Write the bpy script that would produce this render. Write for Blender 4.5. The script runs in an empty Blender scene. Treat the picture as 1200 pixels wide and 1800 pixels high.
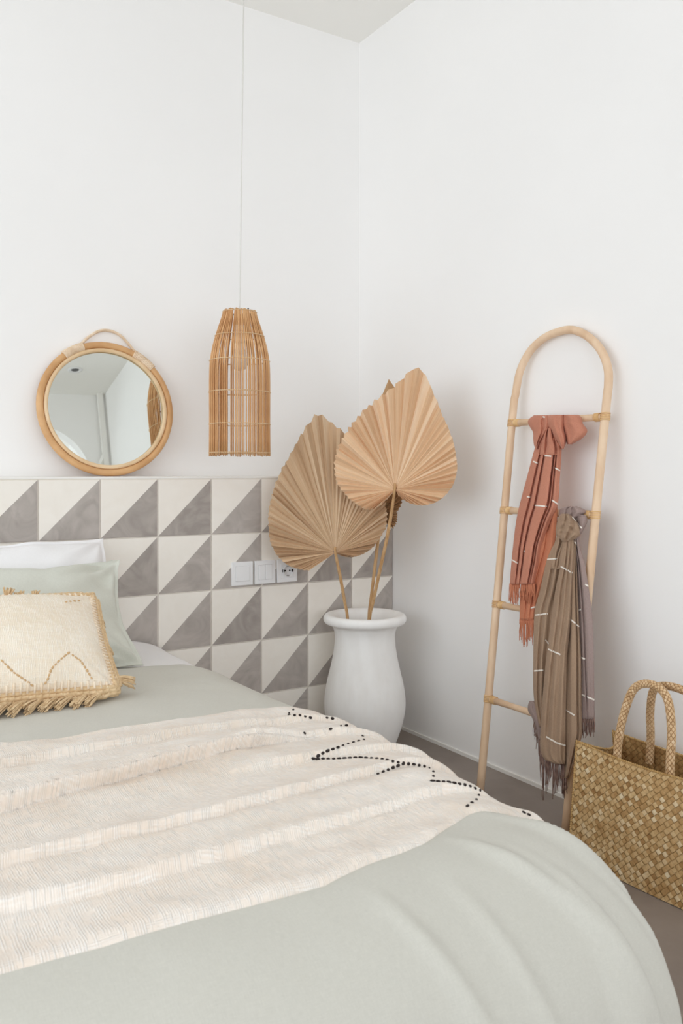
import bpy, bmesh, math, random
from mathutils import Vector, Matrix, noise
from mathutils.bvhtree import BVHTree

random.seed(7)
scene = bpy.context.scene
COL = scene.collection
PI = math.pi

# ------------------------------------------------------------------ camera
EYE = Vector((0.0, 0.0, 1.035))
F_PX = 1502.0                       # focal length in pixels of a 1200 px wide frame
U_DIR = Vector((0.8446, -0.5354, 0.0))   # camera right
V_DIR = Vector((0.5354, 0.8446, 0.0))    # camera forward
cam_data = bpy.data.cameras.new('camera')
cam = bpy.data.objects.new('camera', cam_data)
COL.objects.link(cam)
cam.location = EYE
cam.rotation_euler = (PI / 2, 0, -math.atan2(V_DIR.x, V_DIR.y))
cam_data.sensor_fit = 'HORIZONTAL'
cam_data.sensor_width = 24.0
cam_data.lens = F_PX / 1200 * 24.0
cam_data.shift_y = -70.0 / 1200
cam_data.clip_start = 0.02
cam_data.dof.use_dof = True
cam_data.dof.focus_distance = 2.75
cam_data.dof.aperture_fstop = 9.0
scene.camera = cam

# ------------------------------------------------------------------ world, lights, exposure
world = bpy.data.worlds.new('world')
scene.world = world
world.use_nodes = True
bg = world.node_tree.nodes['Background']
bg.inputs[0].default_value = (0.86, 0.93, 1.0, 1)
bg.inputs[1].default_value = 1.6


def area_light(name, loc, rot, sx, sy, power, color):
    d = bpy.data.lights.new(name, 'AREA')
    d.shape = 'RECTANGLE'
    d.size, d.size_y = sx, sy
    d.energy = power
    d.color = color
    o = bpy.data.objects.new(name, d)
    o.location = loc
    o.rotation_euler = rot
    COL.objects.link(o)
    return o


# daylight standing in the openings of the room
area_light('daylight_left_window', (-2.66, 0.95, 1.45), (0, -PI / 2, 0), 2.3, 3.8, 60, (0.895, 0.952, 1.0))
area_light('daylight_front_window', (-0.2, -3.66, 1.45), (PI / 2, 0, 0), 3.7, 2.3, 84, (0.895, 0.952, 1.0))
vs = scene.view_settings
vs.view_transform = 'Standard'
vs.look = 'None'
vs.gamma = 1.0
vs.use_curve_mapping = False
scene.cycles.max_bounces = 14
scene.cycles.diffuse_bounces = 9
vs.exposure = -0.47


# ------------------------------------------------------------------ pixel -> ray helpers (metric placement)
def ray(px, py):
    return (V_DIR + U_DIR * ((px - 600) / F_PX) + Vector((0, 0, (830 - py) / F_PX)))


def at_depth(px, py, Z):
    return EYE + ray(px, py) * Z


def on_plane(px, py, p0, n):
    r = ray(px, py)
    return EYE + r * ((p0 - EYE).dot(n) / r.dot(n))


# ------------------------------------------------------------------ materials
def lin(c):
    return tuple(((v / 255) / 12.92 if v / 255 <= 0.04045 else ((v / 255 + 0.055) / 1.055) ** 2.4) for v in c)


def new_mat(name):
    m = bpy.data.materials.new(name)
    m.use_nodes = True
    nt = m.node_tree
    return m, nt, nt.nodes['Principled BSDF']


def node(nt, typ, **kw):
    n = nt.nodes.new(typ)
    for k, v in kw.items():
        setattr(n, k, v)
    return n


def coords(nt, kind='Object', scale=(1, 1, 1)):
    tc = node(nt, 'ShaderNodeTexCoord')
    mp = node(nt, 'ShaderNodeMapping')
    mp.inputs['Scale'].default_value = scale
    nt.links.new(tc.outputs[kind], mp.inputs['Vector'])
    return mp.outputs['Vector']


def noise_tex(nt, vec, scale, detail=3, rough=0.55):
    n = node(nt, 'ShaderNodeTexNoise')
    n.inputs['Scale'].default_value = scale
    n.inputs['Detail'].default_value = detail
    n.inputs['Roughness'].default_value = rough
    nt.links.new(vec, n.inputs['Vector'])
    return n.outputs['Fac']


def ramp(nt, fac, stops):
    r = node(nt, 'ShaderNodeValToRGB')
    els = r.color_ramp.elements
    while len(els) < len(stops):
        els.new(0.5)
    for e, (p, c) in zip(els, stops):
        e.position = p
        e.color = (*c, 1)
    nt.links.new(fac, r.inputs['Fac'])
    return r.outputs['Color']


def math_node(nt, op, a, b=None):
    m = node(nt, 'ShaderNodeMath', operation=op)
    for i, v in enumerate((a, b)):
        if v is None:
            continue
        if isinstance(v, (int, float)):
            m.inputs[i].default_value = v
        else:
            nt.links.new(v, m.inputs[i])
    return m.outputs[0]


def bump(nt, bsdf, height, strength=0.3, dist=0.01):
    b = node(nt, 'ShaderNodeBump')
    b.inputs['Strength'].default_value = strength
    b.inputs['Distance'].default_value = dist
    nt.links.new(height, b.inputs['Height'])
    nt.links.new(b.outputs['Normal'], bsdf.inputs['Normal'])


def simple_mat(name, c1, c2=None, rough=0.7, scale=8, stretch=(1, 1, 1), kind='Object', bump_s=0.0, bump_scale=None,
               bump_d=0.005, spec=0.3, detail=3, sheen=0.0, lo=0.35, hi=0.65):
    m, nt, b = new_mat(name)
    b.inputs['Roughness'].default_value = rough
    b.inputs['Specular IOR Level'].default_value = spec
    if sheen:
        b.inputs['Sheen Weight'].default_value = sheen
    a1 = lin(c1)
    v = coords(nt, kind, stretch)
    if c2 is None:
        b.inputs['Base Color'].default_value = (*a1, 1)
    else:
        f = noise_tex(nt, v, scale, detail)
        nt.links.new(ramp(nt, f, [(lo, a1), (hi, lin(c2))]), b.inputs['Base Color'])
    if bump_s:
        f2 = noise_tex(nt, v, bump_scale or scale, 4)
        bump(nt, b, f2, bump_s, bump_d)
    return m


def woven_mat(name, c1, c2, yarn=900, slub=60, bump_s=0.5, bump_d=0.002, rough=0.9, sheen=0.1, tint_scale=7, wa=1.0, wb=1.0, tint=0.24):
    """cloth with two yarn directions, in UV metres"""
    m, nt, b = new_mat(name)
    b.inputs['Roughness'].default_value = rough
    b.inputs['Specular IOR Level'].default_value = 0.15
    b.inputs['Sheen Weight'].default_value = sheen
    va = coords(nt, 'UV', (yarn, slub, 1))
    vb = coords(nt, 'UV', (slub, yarn, 1))
    na = noise_tex(nt, va, 1.0, 2)
    nb = noise_tex(nt, vb, 1.0, 2)
    h = math_node(nt, 'ADD', math_node(nt, 'MULTIPLY', na, wa), math_node(nt, 'MULTIPLY', nb, wb))
    big = noise_tex(nt, coords(nt, 'UV'), tint_scale, 3)
    f = math_node(nt, 'ADD', math_node(nt, 'MULTIPLY', h, 0.38), math_node(nt, 'MULTIPLY', big, tint))
    nt.links.new(ramp(nt, f, [(0.36, lin(c1)), (0.64, lin(c2))]), b.inputs['Base Color'])
    bump(nt, b, h, bump_s, bump_d)
    return m


def slub_mat(name, c1, c2, period=0.0034, rough=0.95, bump_s=0.62, bump_d=0.0034):
    """loose hand-woven cotton: yarn lines both ways, thick and thin in patches, in UV metres"""
    m, nt, b = new_mat(name)
    b.inputs['Roughness'].default_value = rough
    b.inputs['Specular IOR Level'].default_value = 0.1
    b.inputs['Sheen Weight'].default_value = 0.1
    uv = coords(nt, 'UV')
    sep = node(nt, 'ShaderNodeSeparateXYZ')
    nt.links.new(uv, sep.inputs[0])
    wob = noise_tex(nt, coords(nt, 'UV', (40, 40, 1)), 1.0, 2)
    k = 2 * PI / period
    def lines(axis, per, ph):
        ang = math_node(nt, 'ADD', math_node(nt, 'MULTIPLY', sep.outputs[axis], 2 * PI / per), math_node(nt, 'MULTIPLY', wob, ph))
        return math_node(nt, 'ADD', math_node(nt, 'MULTIPLY', math_node(nt, 'SINE', ang), 0.5), 0.5)
    thick = noise_tex(nt, coords(nt, 'UV', (170, 34, 1)), 1.0, 2)
    thin = noise_tex(nt, coords(nt, 'UV', (22, 130, 1)), 1.0, 2)
    pa = math_node(nt, 'MULTIPLY', lines(0, period, 9), ramp_fac(nt, thick, 0.40, 0.68))
    pb = math_node(nt, 'MULTIPLY', lines(1, period * 0.85, 7), ramp_fac(nt, thin, 0.42, 0.7))
    h = math_node(nt, 'ADD', math_node(nt, 'MULTIPLY', pa, 1.0), math_node(nt, 'MULTIPLY', pb, 0.6))
    big = noise_tex(nt, uv, 8, 3)
    f = math_node(nt, 'ADD', math_node(nt, 'MULTIPLY', h, 0.45), math_node(nt, 'MULTIPLY', big, 0.7))
    nt.links.new(ramp(nt, f, [(0.25, lin(c1)), (0.75, lin(c2))]), b.inputs['Base Color'])
    bump(nt, b, h, bump_s, bump_d)
    return m


def ramp_fac(nt, fac, lo, hi):
    r = node(nt, 'ShaderNodeMapRange')
    r.inputs['From Min'].default_value = lo
    r.inputs['From Max'].default_value = hi
    nt.links.new(fac, r.inputs['Value'])
    return r.outputs['Result']


def attr_mat(name, stops, rough=0.6, fibre=None, spec=0.3, bump_s=0.0):
    """colour from a per-piece random face value plus fibre noise in UV"""
    m, nt, b = new_mat(name)
    b.inputs['Roughness'].default_value = rough
    b.inputs['Specular IOR Level'].default_value = spec
    at = node(nt, 'ShaderNodeAttribute', attribute_name='piece')
    f = at.outputs['Fac']
    if fibre:
        n = noise_tex(nt, coords(nt, 'UV', (fibre[0], fibre[1], 1)), 1.0, 3)
        f = math_node(nt, 'ADD', math_node(nt, 'MULTIPLY', f, 0.6), math_node(nt, 'MULTIPLY', n, 0.4))
        if bump_s:
            bump(nt, b, n, bump_s, 0.001)
    nt.links.new(ramp(nt, f, [(p, lin(c)) for p, c in stops]), b.inputs['Base Color'])
    return m


M = {}
M['wall'] = simple_mat('wall_paint', (246, 245, 244), (248, 247, 246), 0.85, 1.5, spec=0.12)
M['ceiling'] = simple_mat('ceiling_paint', (245, 244, 240), (247, 246, 242), 0.9, 1.5, spec=0.1)
M['floor'] = simple_mat('concrete_floor', (128, 116, 108), (158, 146, 137), 0.45, 3.5, bump_s=0.05, bump_scale=40, spec=0.4,
                        detail=6, lo=0.3, hi=0.75)
M['grout'] = simple_mat('grout', (236, 230, 222), None, 0.9)
M['plaster'] = simple_mat('ledge_plaster', (242, 240, 236), None, 0.85)
M['plastic'] = simple_mat('white_plastic', (240, 240, 241), None, 0.35, spec=0.4)
M['dark'] = simple_mat('dark_hole', (40, 38, 38), None, 0.6)
M['gap_shade'] = simple_mat('rocker_gap_shade', (176, 174, 172), None, 0.6)  # grey that paints the shade in the gap round a rocker
M['socket_steel'] = simple_mat('socket_metal', (170, 168, 165), None, 0.3)
M['socket_steel'].node_tree.nodes['Principled BSDF'].inputs['Metallic'].default_value = 0.8


def tile_mat(name, c1, c2):
    m, nt, b = new_mat(name)
    b.inputs['Roughness'].default_value = 0.62
    b.inputs['Specular IOR Level'].default_value = 0.25
    v = coords(nt, 'Object')
    oi = node(nt, 'ShaderNodeObjectInfo')
    add = node(nt, 'ShaderNodeVectorMath', operation='ADD')
    nt.links.new(v, add.inputs[0])
    mul = node(nt, 'ShaderNodeMath', operation='MULTIPLY')
    mul.inputs[1].default_value = 40
    nt.links.new(oi.outputs['Random'], mul.inputs[0])
    nt.links.new(mul.outputs[0], add.inputs[1])
    n = node(nt, 'ShaderNodeTexNoise')
    n.inputs['Scale'].default_value = 9
    n.inputs['Detail'].default_value = 5
    n.inputs['Distortion'].default_value = 2.2
    nt.links.new(add.outputs[0], n.inputs['Vector'])
    f = math_node(nt, 'ADD', math_node(nt, 'MULTIPLY', n.outputs['Fac'], 0.75), math_node(nt, 'MULTIPLY', oi.outputs['Random'], 0.25))
    nt.links.new(ramp(nt, f, [(0.3, lin(c1)), (0.7, lin(c2))]), b.inputs['Base Color'])
    return m


M['tile_cream'] = tile_mat('tile_cream', (243, 237, 228), (247, 242, 234))
M['tile_grey'] = tile_mat('tile_grey', (160, 152, 146), (192, 184, 178))
M['rattan'] = simple_mat('rattan_stick', (206, 156, 106), (230, 186, 136), 0.55, 5, stretch=(30, 30, 2), spec=0.35)
M['rattan_dark'] = simple_mat('rattan_stick_dark', (184, 132, 84), (212, 162, 112), 0.55, 5, stretch=(30, 30, 2), spec=0.35)
M['rattan_frame'] = simple_mat('rattan_frame', (200, 152, 102), (222, 178, 128), 0.5, 9, spec=0.4)
M['cane_light'] = simple_mat('cane_light', (222, 190, 148), (236, 210, 174), 0.6, 12, spec=0.3)
M['cane_wrap'] = simple_mat('cane_wrap', (224, 198, 168), (240, 220, 196), 0.7, 40, spec=0.2)
M['ladder'] = simple_mat('ladder_rattan', (220, 186, 152), (236, 208, 178), 0.5, 6, stretch=(3, 3, 1), spec=0.4)
M['ladder_wrap'] = simple_mat('ladder_wrap', (210, 168, 116), (232, 196, 146), 0.6, 40, spec=0.3)
M['cord'] = simple_mat('lamp_cord', (226, 224, 220), None, 0.6)
M['wire'] = simple_mat('black_wire', (70, 70, 72), None, 0.4)
M['bulb'] = simple_mat('bulb_glass', (240, 238, 232), None, 0.25)
M['vase'] = simple_mat('vase_plaster', (243, 241, 238), (250, 249, 247), 0.55, 7, stretch=(3, 3, 1), bump_s=0.10, bump_scale=30, spec=0.2, lo=0.25, hi=0.6)
M['leaf_a'] = attr_mat('palm_leaf_tan', [(0.2, (182, 150, 118)), (0.5, (210, 180, 147)), (0.8, (224, 200, 170))], 0.7, (300, 6), bump_s=0.2)
M['leaf_b'] = attr_mat('palm_leaf_honey', [(0.2, (202, 164, 128)), (0.5, (228, 194, 158)), (0.8, (239, 212, 182))], 0.7, (300, 6), bump_s=0.2)
M['leaf_c'] = attr_mat('palm_leaf_brown', [(0.2, (150, 116, 82)), (0.5, (184, 146, 106)), (0.8, (202, 166, 124))], 0.7, (300, 6), bump_s=0.2)
M['leaf_stem'] = simple_mat('palm_stem', (188, 146, 100), (214, 176, 130), 0.6, 6, stretch=(20, 20, 2))
M['orange_cloth'] = woven_mat('terracotta_cotton', (184, 120, 98), (204, 142, 118), 1500, 150, 0.25, 0.001)
M['orange_warm'] = woven_mat('terracotta_fringe', (186, 114, 84), (208, 138, 106), 1500, 150, 0.25, 0.001)  # more saturated terracotta for the back tail and the fringe
M['taupe_brown'] = woven_mat('taupe_cotton', (154, 128, 106), (178, 151, 127), 1500, 150, 0.25, 0.001)
M['taupe_mauve'] = woven_mat('mauve_cotton', (146, 127, 122), (168, 148, 142), 1500, 150, 0.25, 0.001)
M['taupe_fringe'] = simple_mat('mauve_fringe', (118, 94, 86), (146, 120, 110), 0.9, 60)
M['stripe'] = simple_mat('white_stripe', (240, 232, 222), None, 0.9)
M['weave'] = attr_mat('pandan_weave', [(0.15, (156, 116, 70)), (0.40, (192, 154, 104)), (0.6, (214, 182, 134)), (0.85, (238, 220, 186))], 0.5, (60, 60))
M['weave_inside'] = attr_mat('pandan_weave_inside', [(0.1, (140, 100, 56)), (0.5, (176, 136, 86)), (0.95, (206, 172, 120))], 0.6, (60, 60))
M['basket_trim'] = simple_mat('pandan_trim', (176, 138, 84), (206, 172, 118), 0.6, 60)
M['braid'] = attr_mat('pandan_braid', [(0.15, (180, 142, 100)), (0.5, (214, 180, 138)), (0.85, (232, 206, 170))], 0.55, (60, 60))
M['duvet'] = woven_mat('sage_linen', (199, 197, 188), (209, 207, 198), 700, 90, 0.18, 0.001, tint_scale=3)
M['sage'] = woven_mat('sage_pillow_linen', (205, 206, 196), (216, 217, 207), 700, 90, 0.18, 0.001, tint_scale=3)
M['white_linen'] = woven_mat('white_linen', (238, 237, 238), (244, 243, 244), 700, 90, 0.12, 0.001)
M['throw'] = slub_mat('cream_slub_cotton', (238, 224, 210), (254, 249, 243))
M['stitch'] = simple_mat('black_stitch', (52, 44, 42), None, 0.9)
M['cushion'] = slub_mat('cushion_slub', (236, 220, 198), (252, 244, 231), 0.0040, bump_s=0.45)
M['trim_tan'] = simple_mat('crochet_trim', (208, 178, 138), (230, 204, 166), 0.9, 90)
M['trim_pale'] = simple_mat('crochet_loop', (236, 216, 190), (246, 232, 212), 0.9, 60)
M['stitch_tan'] = simple_mat('tan_stitch', (206, 172, 130), None, 0.9)
M['mattress'] = simple_mat('mattress_ticking', (232, 231, 230), None, 0.9)
M['bed_base'] = simple_mat('bed_base', (196, 190, 180), None, 0.8)
M['mirror_glass'] = new_mat('mirror_glass')[0]
_b = M['mirror_glass'].node_tree.nodes['Principled BSDF']
_b.inputs['Base Color'].default_value = (0.80, 0.83, 0.80, 1)
_b.inputs['Metallic'].default_value = 1.0
_b.inputs['Roughness'].default_value = 0.015
M['glass'] = new_mat('window_glass')[0]
_b = M['glass'].node_tree.nodes['Principled BSDF']
_b.inputs['Base Color'].default_value = (0.95, 0.98, 1, 1)
_b.inputs['Transmission Weight'].default_value = 1.0
_b.inputs['Roughness'].default_value = 0.0
_b.inputs['IOR'].default_value = 1.05


# ------------------------------------------------------------------ object helpers
def link(name, me, mats=None, parent=None, smooth=True):
    if mats is not None:
        for m in (mats if isinstance(mats, (list, tuple)) else [mats]):
            me.materials.append(M[m] if isinstance(m, str) else m)
    if smooth:
        me.polygons.foreach_set('use_smooth', [True] * len(me.polygons))
    o = bpy.data.objects.new(name, me)
    COL.objects.link(o)
    if parent is not None:
        o.parent = parent
    return o


def bm_obj(name, bm, mats, parent=None, smooth=True):
    me = bpy.data.meshes.new(name)
    bm.to_mesh(me)
    bm.free()
    return link(name, me, mats, parent, smooth)


def empty(name, loc=(0, 0, 0)):
    o = bpy.data.objects.new(name, None)
    o.location = loc
    o.empty_display_size = 0.05
    COL.objects.link(o)
    return o


def tag(o, label=None, cat=None, group=None, kind=None):
    if label:
        o['label'] = label
    if cat:
        o['category'] = cat
    if group:
        o['group'] = group
    if kind:
        o['kind'] = kind
    return o


def rebase(root):
    """children were built in world coordinates: keep them there under an Empty that stands elsewhere"""
    inv = Matrix.Translation(-Vector(root.location))
    def fix(o):
        for c in o.children:
            if o is root:
                c.matrix_parent_inverse = inv
    fix(root)


def add_box(bm, lo, hi, mi=0):
    x0, y0, z0 = lo
    x1, y1, z1 = hi
    v = [bm.verts.new(p) for p in ((x0, y0, z0), (x1, y0, z0), (x1, y1, z0), (x0, y1, z0),
                                   (x0, y0, z1), (x1, y0, z1), (x1, y1, z1), (x0, y1, z1))]
    for q in ((3, 2, 1, 0), (4, 5, 6, 7), (0, 1, 5, 4), (1, 2, 6, 5), (2, 3, 7, 6), (3, 0, 4, 7)):
        f = bm.faces.new([v[i] for i in q])
        f.material_index = mi
    return v


def box_obj(name, lo, hi, mat, parent=None, bevel=0.0):
    bm = bmesh.new()
    add_box(bm, lo, hi)
    if bevel:
        bmesh.ops.bevel(bm, geom=bm.edges[:], offset=bevel, segments=2, affect='EDGES', profile=0.5)
    return bm_obj(name, bm, mat, parent, smooth=False)


def frames(pts):
    """parallel-transport frames along a polyline"""
    n = len(pts)
    tang = []
    for i in range(n):
        a = pts[max(i - 1, 0)]
        b = pts[min(i + 1, n - 1)]
        tang.append((b - a).normalized())
    ref = Vector((0, 0, 1)) if abs(tang[0].z) < 0.9 else Vector((1, 0, 0))
    nx = (ref - tang[0] * ref.dot(tang[0])).normalized()
    out = []
    for t in tang:
        nx = (nx - t * nx.dot(t)).normalized()
        out.append((t, nx, t.cross(nx)))
    return out


def add_tube(bm, pts, rad, seg=10, closed=False, mi=0, cap=True):
    pts = [Vector(p) for p in pts]
    n = len(pts)
    if not callable(rad):
        r0 = rad
        rad = lambda t: r0
    if closed:
        tang = [(pts[(i + 1) % n] - pts[i - 1]).normalized() for i in range(n)]
        c = sum(pts, Vector()) / n
        nrm = Vector()
        for i in range(n):
            nrm += (pts[i] - c).cross(pts[(i + 1) % n] - c)
        nrm.normalize()
        fr = [(t, nrm, t.cross(nrm)) for t in tang]
    else:
        fr = frames(pts)
    rings = []
    for i, p in enumerate(pts):
        r = rad(i / max(n - 1, 1))
        t, a, b = fr[i]
        rings.append([bm.verts.new(p + (a * math.cos(2 * PI * k / seg) + b * math.sin(2 * PI * k / seg)) * r) for k in range(seg)])
    m = n if closed else n - 1
    for i in range(m):
        A, B = rings[i], rings[(i + 1) % n]
        for k in range(seg):
            f = bm.faces.new((A[k], A[(k + 1) % seg], B[(k + 1) % seg], B[k]))
            f.material_index = mi
    if cap and not closed:
        bm.faces.new(rings[0][::-1]).material_index = mi
        bm.faces.new(rings[-1]).material_index = mi


def tube_obj(name, pts, rad, mat, parent=None, seg=12, closed=False):
    bm = bmesh.new()
    add_tube(bm, pts, rad, seg, closed)
    bmesh.ops.recalc_face_normals(bm, faces=bm.faces)
    return bm_obj(name, bm, mat, parent)


def coil_pts(pts, r, turns, per=10):
    """helix round a polyline"""
    pts = [Vector(p) for p in pts]
    fr = frames(pts)
    n = int(turns * per)
    out = []
    for i in range(n + 1):
        u = i / n * (len(pts) - 1)
        k = min(int(u), len(pts) - 2)
        f = u - k
        p = pts[k].lerp(pts[k + 1], f)
        t, a, b = fr[k]
        w = 2 * PI * turns * i / n
        out.append(p + (a * math.cos(w) + b * math.sin(w)) * r)
    return out


def lathe(prof, seg=64):
    bm = bmesh.new()
    rings = []
    for r, z in prof:
        if r < 1e-6:
            rings.append([bm.verts.new((0, 0, z))])
        else:
            rings.append([bm.verts.new((r * math.cos(2 * PI * k / seg), r * math.sin(2 * PI * k / seg), z)) for k in range(seg)])
    for A, B in zip(rings, rings[1:]):
        for k in range(seg):
            a = [A[k % len(A)], A[(k + 1) % len(A)]] if len(A) > 1 else [A[0]]
            b = [B[(k + 1) % len(B)], B[k % len(B)]] if len(B) > 1 else [B[0]]
            bm.faces.new(a + b)
    bmesh.ops.recalc_face_normals(bm, faces=bm.faces)
    return bm


def spline(pts, n):
    """Catmull-Rom through points (any dimension tuples) -> n+1 Vectors"""
    P = [Vector(p) for p in pts]
    P = [P[0] * 2 - P[1]] + P + [P[-1] * 2 - P[-2]]
    m = len(P) - 3
    out = []
    for i in range(n + 1):
        u = i / n * m
        k = min(int(u), m - 1)
        t = u - k
        p0, p1, p2, p3 = P[k:k + 4]
        out.append(0.5 * ((2 * p1) + (p2 - p0) * t + (2 * p0 - 5 * p1 + 4 * p2 - p3) * t * t + (3 * p1 - p0 - 3 * p2 + p3) * t ** 3))
    return out


def interp(table, x):
    """piecewise smooth-linear lookup in [(x, v...)]"""
    if x <= table[0][0]:
        return table[0][1:]
    for a, b in zip(table, table[1:]):
        if x <= b[0]:
            f = (x - a[0]) / (b[0] - a[0])
            return tuple(p + (q - p) * f for p, q in zip(a[1:], b[1:]))
    return table[-1][1:]


def grid_mesh(name, nx, ny, fn, uvfn=None, closed_u=False):
    """fn(i,j)->Vector over (nx+1)x(ny+1)"""
    verts, faces = [], []
    W = nx + 1
    for j in range(ny + 1):
        for i in range(W):
            verts.append(fn(i, j))
    for j in range(ny):
        for i in range(nx):
            a = j * W + i
            faces.append((a, a + 1, a + W + 1, a + W))
    me = bpy.data.meshes.new(name)
    me.from_pydata([tuple(v) for v in verts], [], faces)
    if uvfn:
        uv = me.uv_layers.new(name='UVMap')
        for lp in me.loops:
            i, j = lp.vertex_index % W, lp.vertex_index // W
            uv.data[lp.index].uv = uvfn(i, j)
    me.update()
    return me


def fbm(x, y, z=0.0, o=3):
    return noise.fractal(Vector((x, y, z)), 1.0, 2.0, o)


def cast(bvh, px, py, lift=0.001):
    r = ray(px, py).normalized()
    hit, nrm, idx, d = bvh.ray_cast(EYE, r, 10)
    if hit is None:
        return None, None
    if nrm.dot(r) > 0:
        nrm = -nrm
    return hit + nrm * lift, nrm


def mesh_bvh(me):
    return BVHTree.FromPolygons([v.co.copy() for v in me.vertices], [tuple(p.vertices) for p in me.polygons])


def set_piece(me, vals):
    at = me.attributes.new('piece', 'FLOAT', 'FACE')
    at.data.foreach_set('value', vals)


# ------------------------------------------------------------------ the room
XR_WALL, Y_WALL, X_LEFT, Y_FRONT, H_CEIL = 2.049, 3.089, -2.60, -3.60, 2.895
T = 0.12
Y_HEAD, Z_LEDGE = 2.84, 1.02

bm = bmesh.new()
add_box(bm, (X_LEFT - T, Y_FRONT - T, -0.1), (XR_WALL + T, Y_WALL + T, 0.0))
tag(bm_obj('floor', bm, 'floor', smooth=False), 'grey brown polished concrete floor', kind='structure')
bm = bmesh.new()
add_box(bm, (X_LEFT - T, Y_FRONT - T, H_CEIL), (XR_WALL + T, Y_WALL + T, H_CEIL + 0.1))
tag(bm_obj('ceiling', bm, 'ceiling', smooth=False), 'off white flat ceiling', kind='structure')
bm = bmesh.new()
add_box(bm, (X_LEFT - T, Y_WALL, 0), (XR_WALL + T, Y_WALL + T, H_CEIL))
tag(bm_obj('wall_back', bm, 'wall', smooth=False), 'white painted wall above the tiled headboard', kind='structure')


def wall_with_opening(name, axis, c0, c1, s0, s1, o0, o1, z0, z1, label):
    """wall slab along s between s0..s1 with a rectangular opening o0..o1 x z0..z1"""
    bm = bmesh.new()
    def bx(a0, a1, b0, b1):
        if axis == 'x':
            add_box(bm, (c0, a0, b0), (c1, a1, b1))
        else:
            add_box(bm, (a0, c0, b0), (a1, c1, b1))
    bx(s0, o0, 0, H_CEIL)
    bx(o1, s1, 0, H_CEIL)
    bx(o0, o1, 0, z0)
    bx(o0, o1, z1, H_CEIL)
    return tag(bm_obj(name, bm, 'wall', smooth=False), label, kind='structure')


wall_with_opening('wall_left', 'x', X_LEFT - T, X_LEFT, Y_FRONT, Y_WALL, -1.0, 2.9, 0.25, 2.65, 'white wall with a wide window beside the bed')
wall_with_opening('wall_front', 'y', Y_FRONT - T, Y_FRONT, X_LEFT, XR_WALL, -2.1, 1.7, 0.25, 2.65, 'white wall with a wide window behind the camera')


def window_frame(name, axis, c, o0, o1, z0, z1):
    root = empty(name, (c, o0, z0) if axis == 'x' else (o0, c, z0))
    tag(root, kind='structure')
    def bar(nm, a0, a1, b0, b1, th=0.05):
        lo, hi = ((c - th / 2, a0, b0), (c + th / 2, a1, b1)) if axis == 'x' else ((a0, c - th / 2, b0), (a1, c + th / 2, b1))
        return box_obj(nm, lo, hi, 'plaster', root, 0.004)
    w = 0.05
    bar('window_frame', o0, o1, z0, z0 + w)
    bar('window_frame', o0, o1, z1 - w, z1)
    bar('window_frame', o0, o0 + w, z0 + w, z1 - w)
    bar('window_frame', o1 - w, o1, z0 + w, z1 - w)
    mid = (o0 + o1) / 2
    bar('mullion', mid - w / 2, mid + w / 2, z0 + w, z1 - w)
    rebase(root)
    return root


window_frame('window_1', 'x', X_LEFT - 0.03, -1.0, 2.9, 0.25, 2.65)
window_frame('window_2', 'y', Y_FRONT - 0.03, -2.1, 1.7, 0.25, 2.65)

bm = bmesh.new()
add_box(bm, (XR_WALL, Y_FRONT - T, 0), (XR_WALL + T, Y_WALL + T, H_CEIL))
tag(bm_obj('wall_right', bm, 'wall', smooth=False), 'white painted wall behind the ladder', kind='structure')

# short cross wall with an arched passage behind the camera (seen in the mirror)
AX, AR, AZ, AY = 1.44, 0.45, 2.18, -0.76
bm = bmesh.new()
arch = [(AX + AR, 0.0)] + [(AX + AR * math.cos(PI * k / 24), AZ + AR * math.sin(PI * k / 24)) for k in range(25)] + [(AX - AR, 0.0)]
prof_ = [(0.93, 0.0), (0.93, H_CEIL), (XR_WALL, H_CEIL), (XR_WALL, 0.0)] + arch
vv = [bm.verts.new((x, AY, z)) for x, z in prof_]
f = bm.faces.new(vv)
ex = bmesh.ops.extrude_face_region(bm, geom=[f])
for v in [g for g in ex['geom'] if isinstance(g, bmesh.types.BMVert)]:
    v.co.y -= 0.10
bmesh.ops.triangulate(bm, faces=bm.faces[:], ngon_method='EAR_CLIP')
bmesh.ops.recalc_face_normals(bm, faces=bm.faces)
tag(bm_obj('wall_passage', bm, 'wall', smooth=False), 'white cross wall with an arched passage reflected in the mirror', kind='structure')

# faint skim of plaster along the foot of the right wall and the wall line
bm = bmesh.new()
add_box(bm, (XR_WALL - 0.006, Y_FRONT, 0), (XR_WALL, Y_HEAD, 0.012))
tag(bm_obj('baseboard_right', bm, 'plaster', smooth=False), 'thin rough plaster edge at the foot of the right wall', kind='structure')

# white support post with a brace, seen only in the mirror
bm = bmesh.new()
add_box(bm, (1.985, -0.74, 0), (2.025, -0.70, H_CEIL))
root = tag(bm_obj('trim_2', bm, 'plaster', smooth=False), 'white post on the right wall seen in the mirror', kind='structure')
bm = bmesh.new()
add_tube(bm, [(2.0, -0.72, 2.36), (1.80, -0.72, 1.95), (1.80, -0.72, 0)], 0.02, 4)
bm_obj('brace', bm, 'plaster', root, smooth=False)

# ---- tiled headboard ledge
X0_TILE = XR_WALL - 0.2003 * 19
bm = bmesh.new()
add_box(bm, (X0_TILE, Y_HEAD + 0.005, 0), (XR_WALL, Y_WALL, Z_LEDGE - 0.008))
head = tag(bm_obj('wall_headboard', bm, 'grout', smooth=False), 'low tiled headboard wall with cream and grey triangle tiles', kind='structure')
box = box_obj('trim_1', (X0_TILE, Y_HEAD + 0.0005, Z_LEDGE - 0.008), (XR_WALL, Y_WALL, Z_LEDGE), 'plaster', None, 0.002)
tag(box, 'white plastered ledge on top of the tiled headboard', kind='structure')


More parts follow.
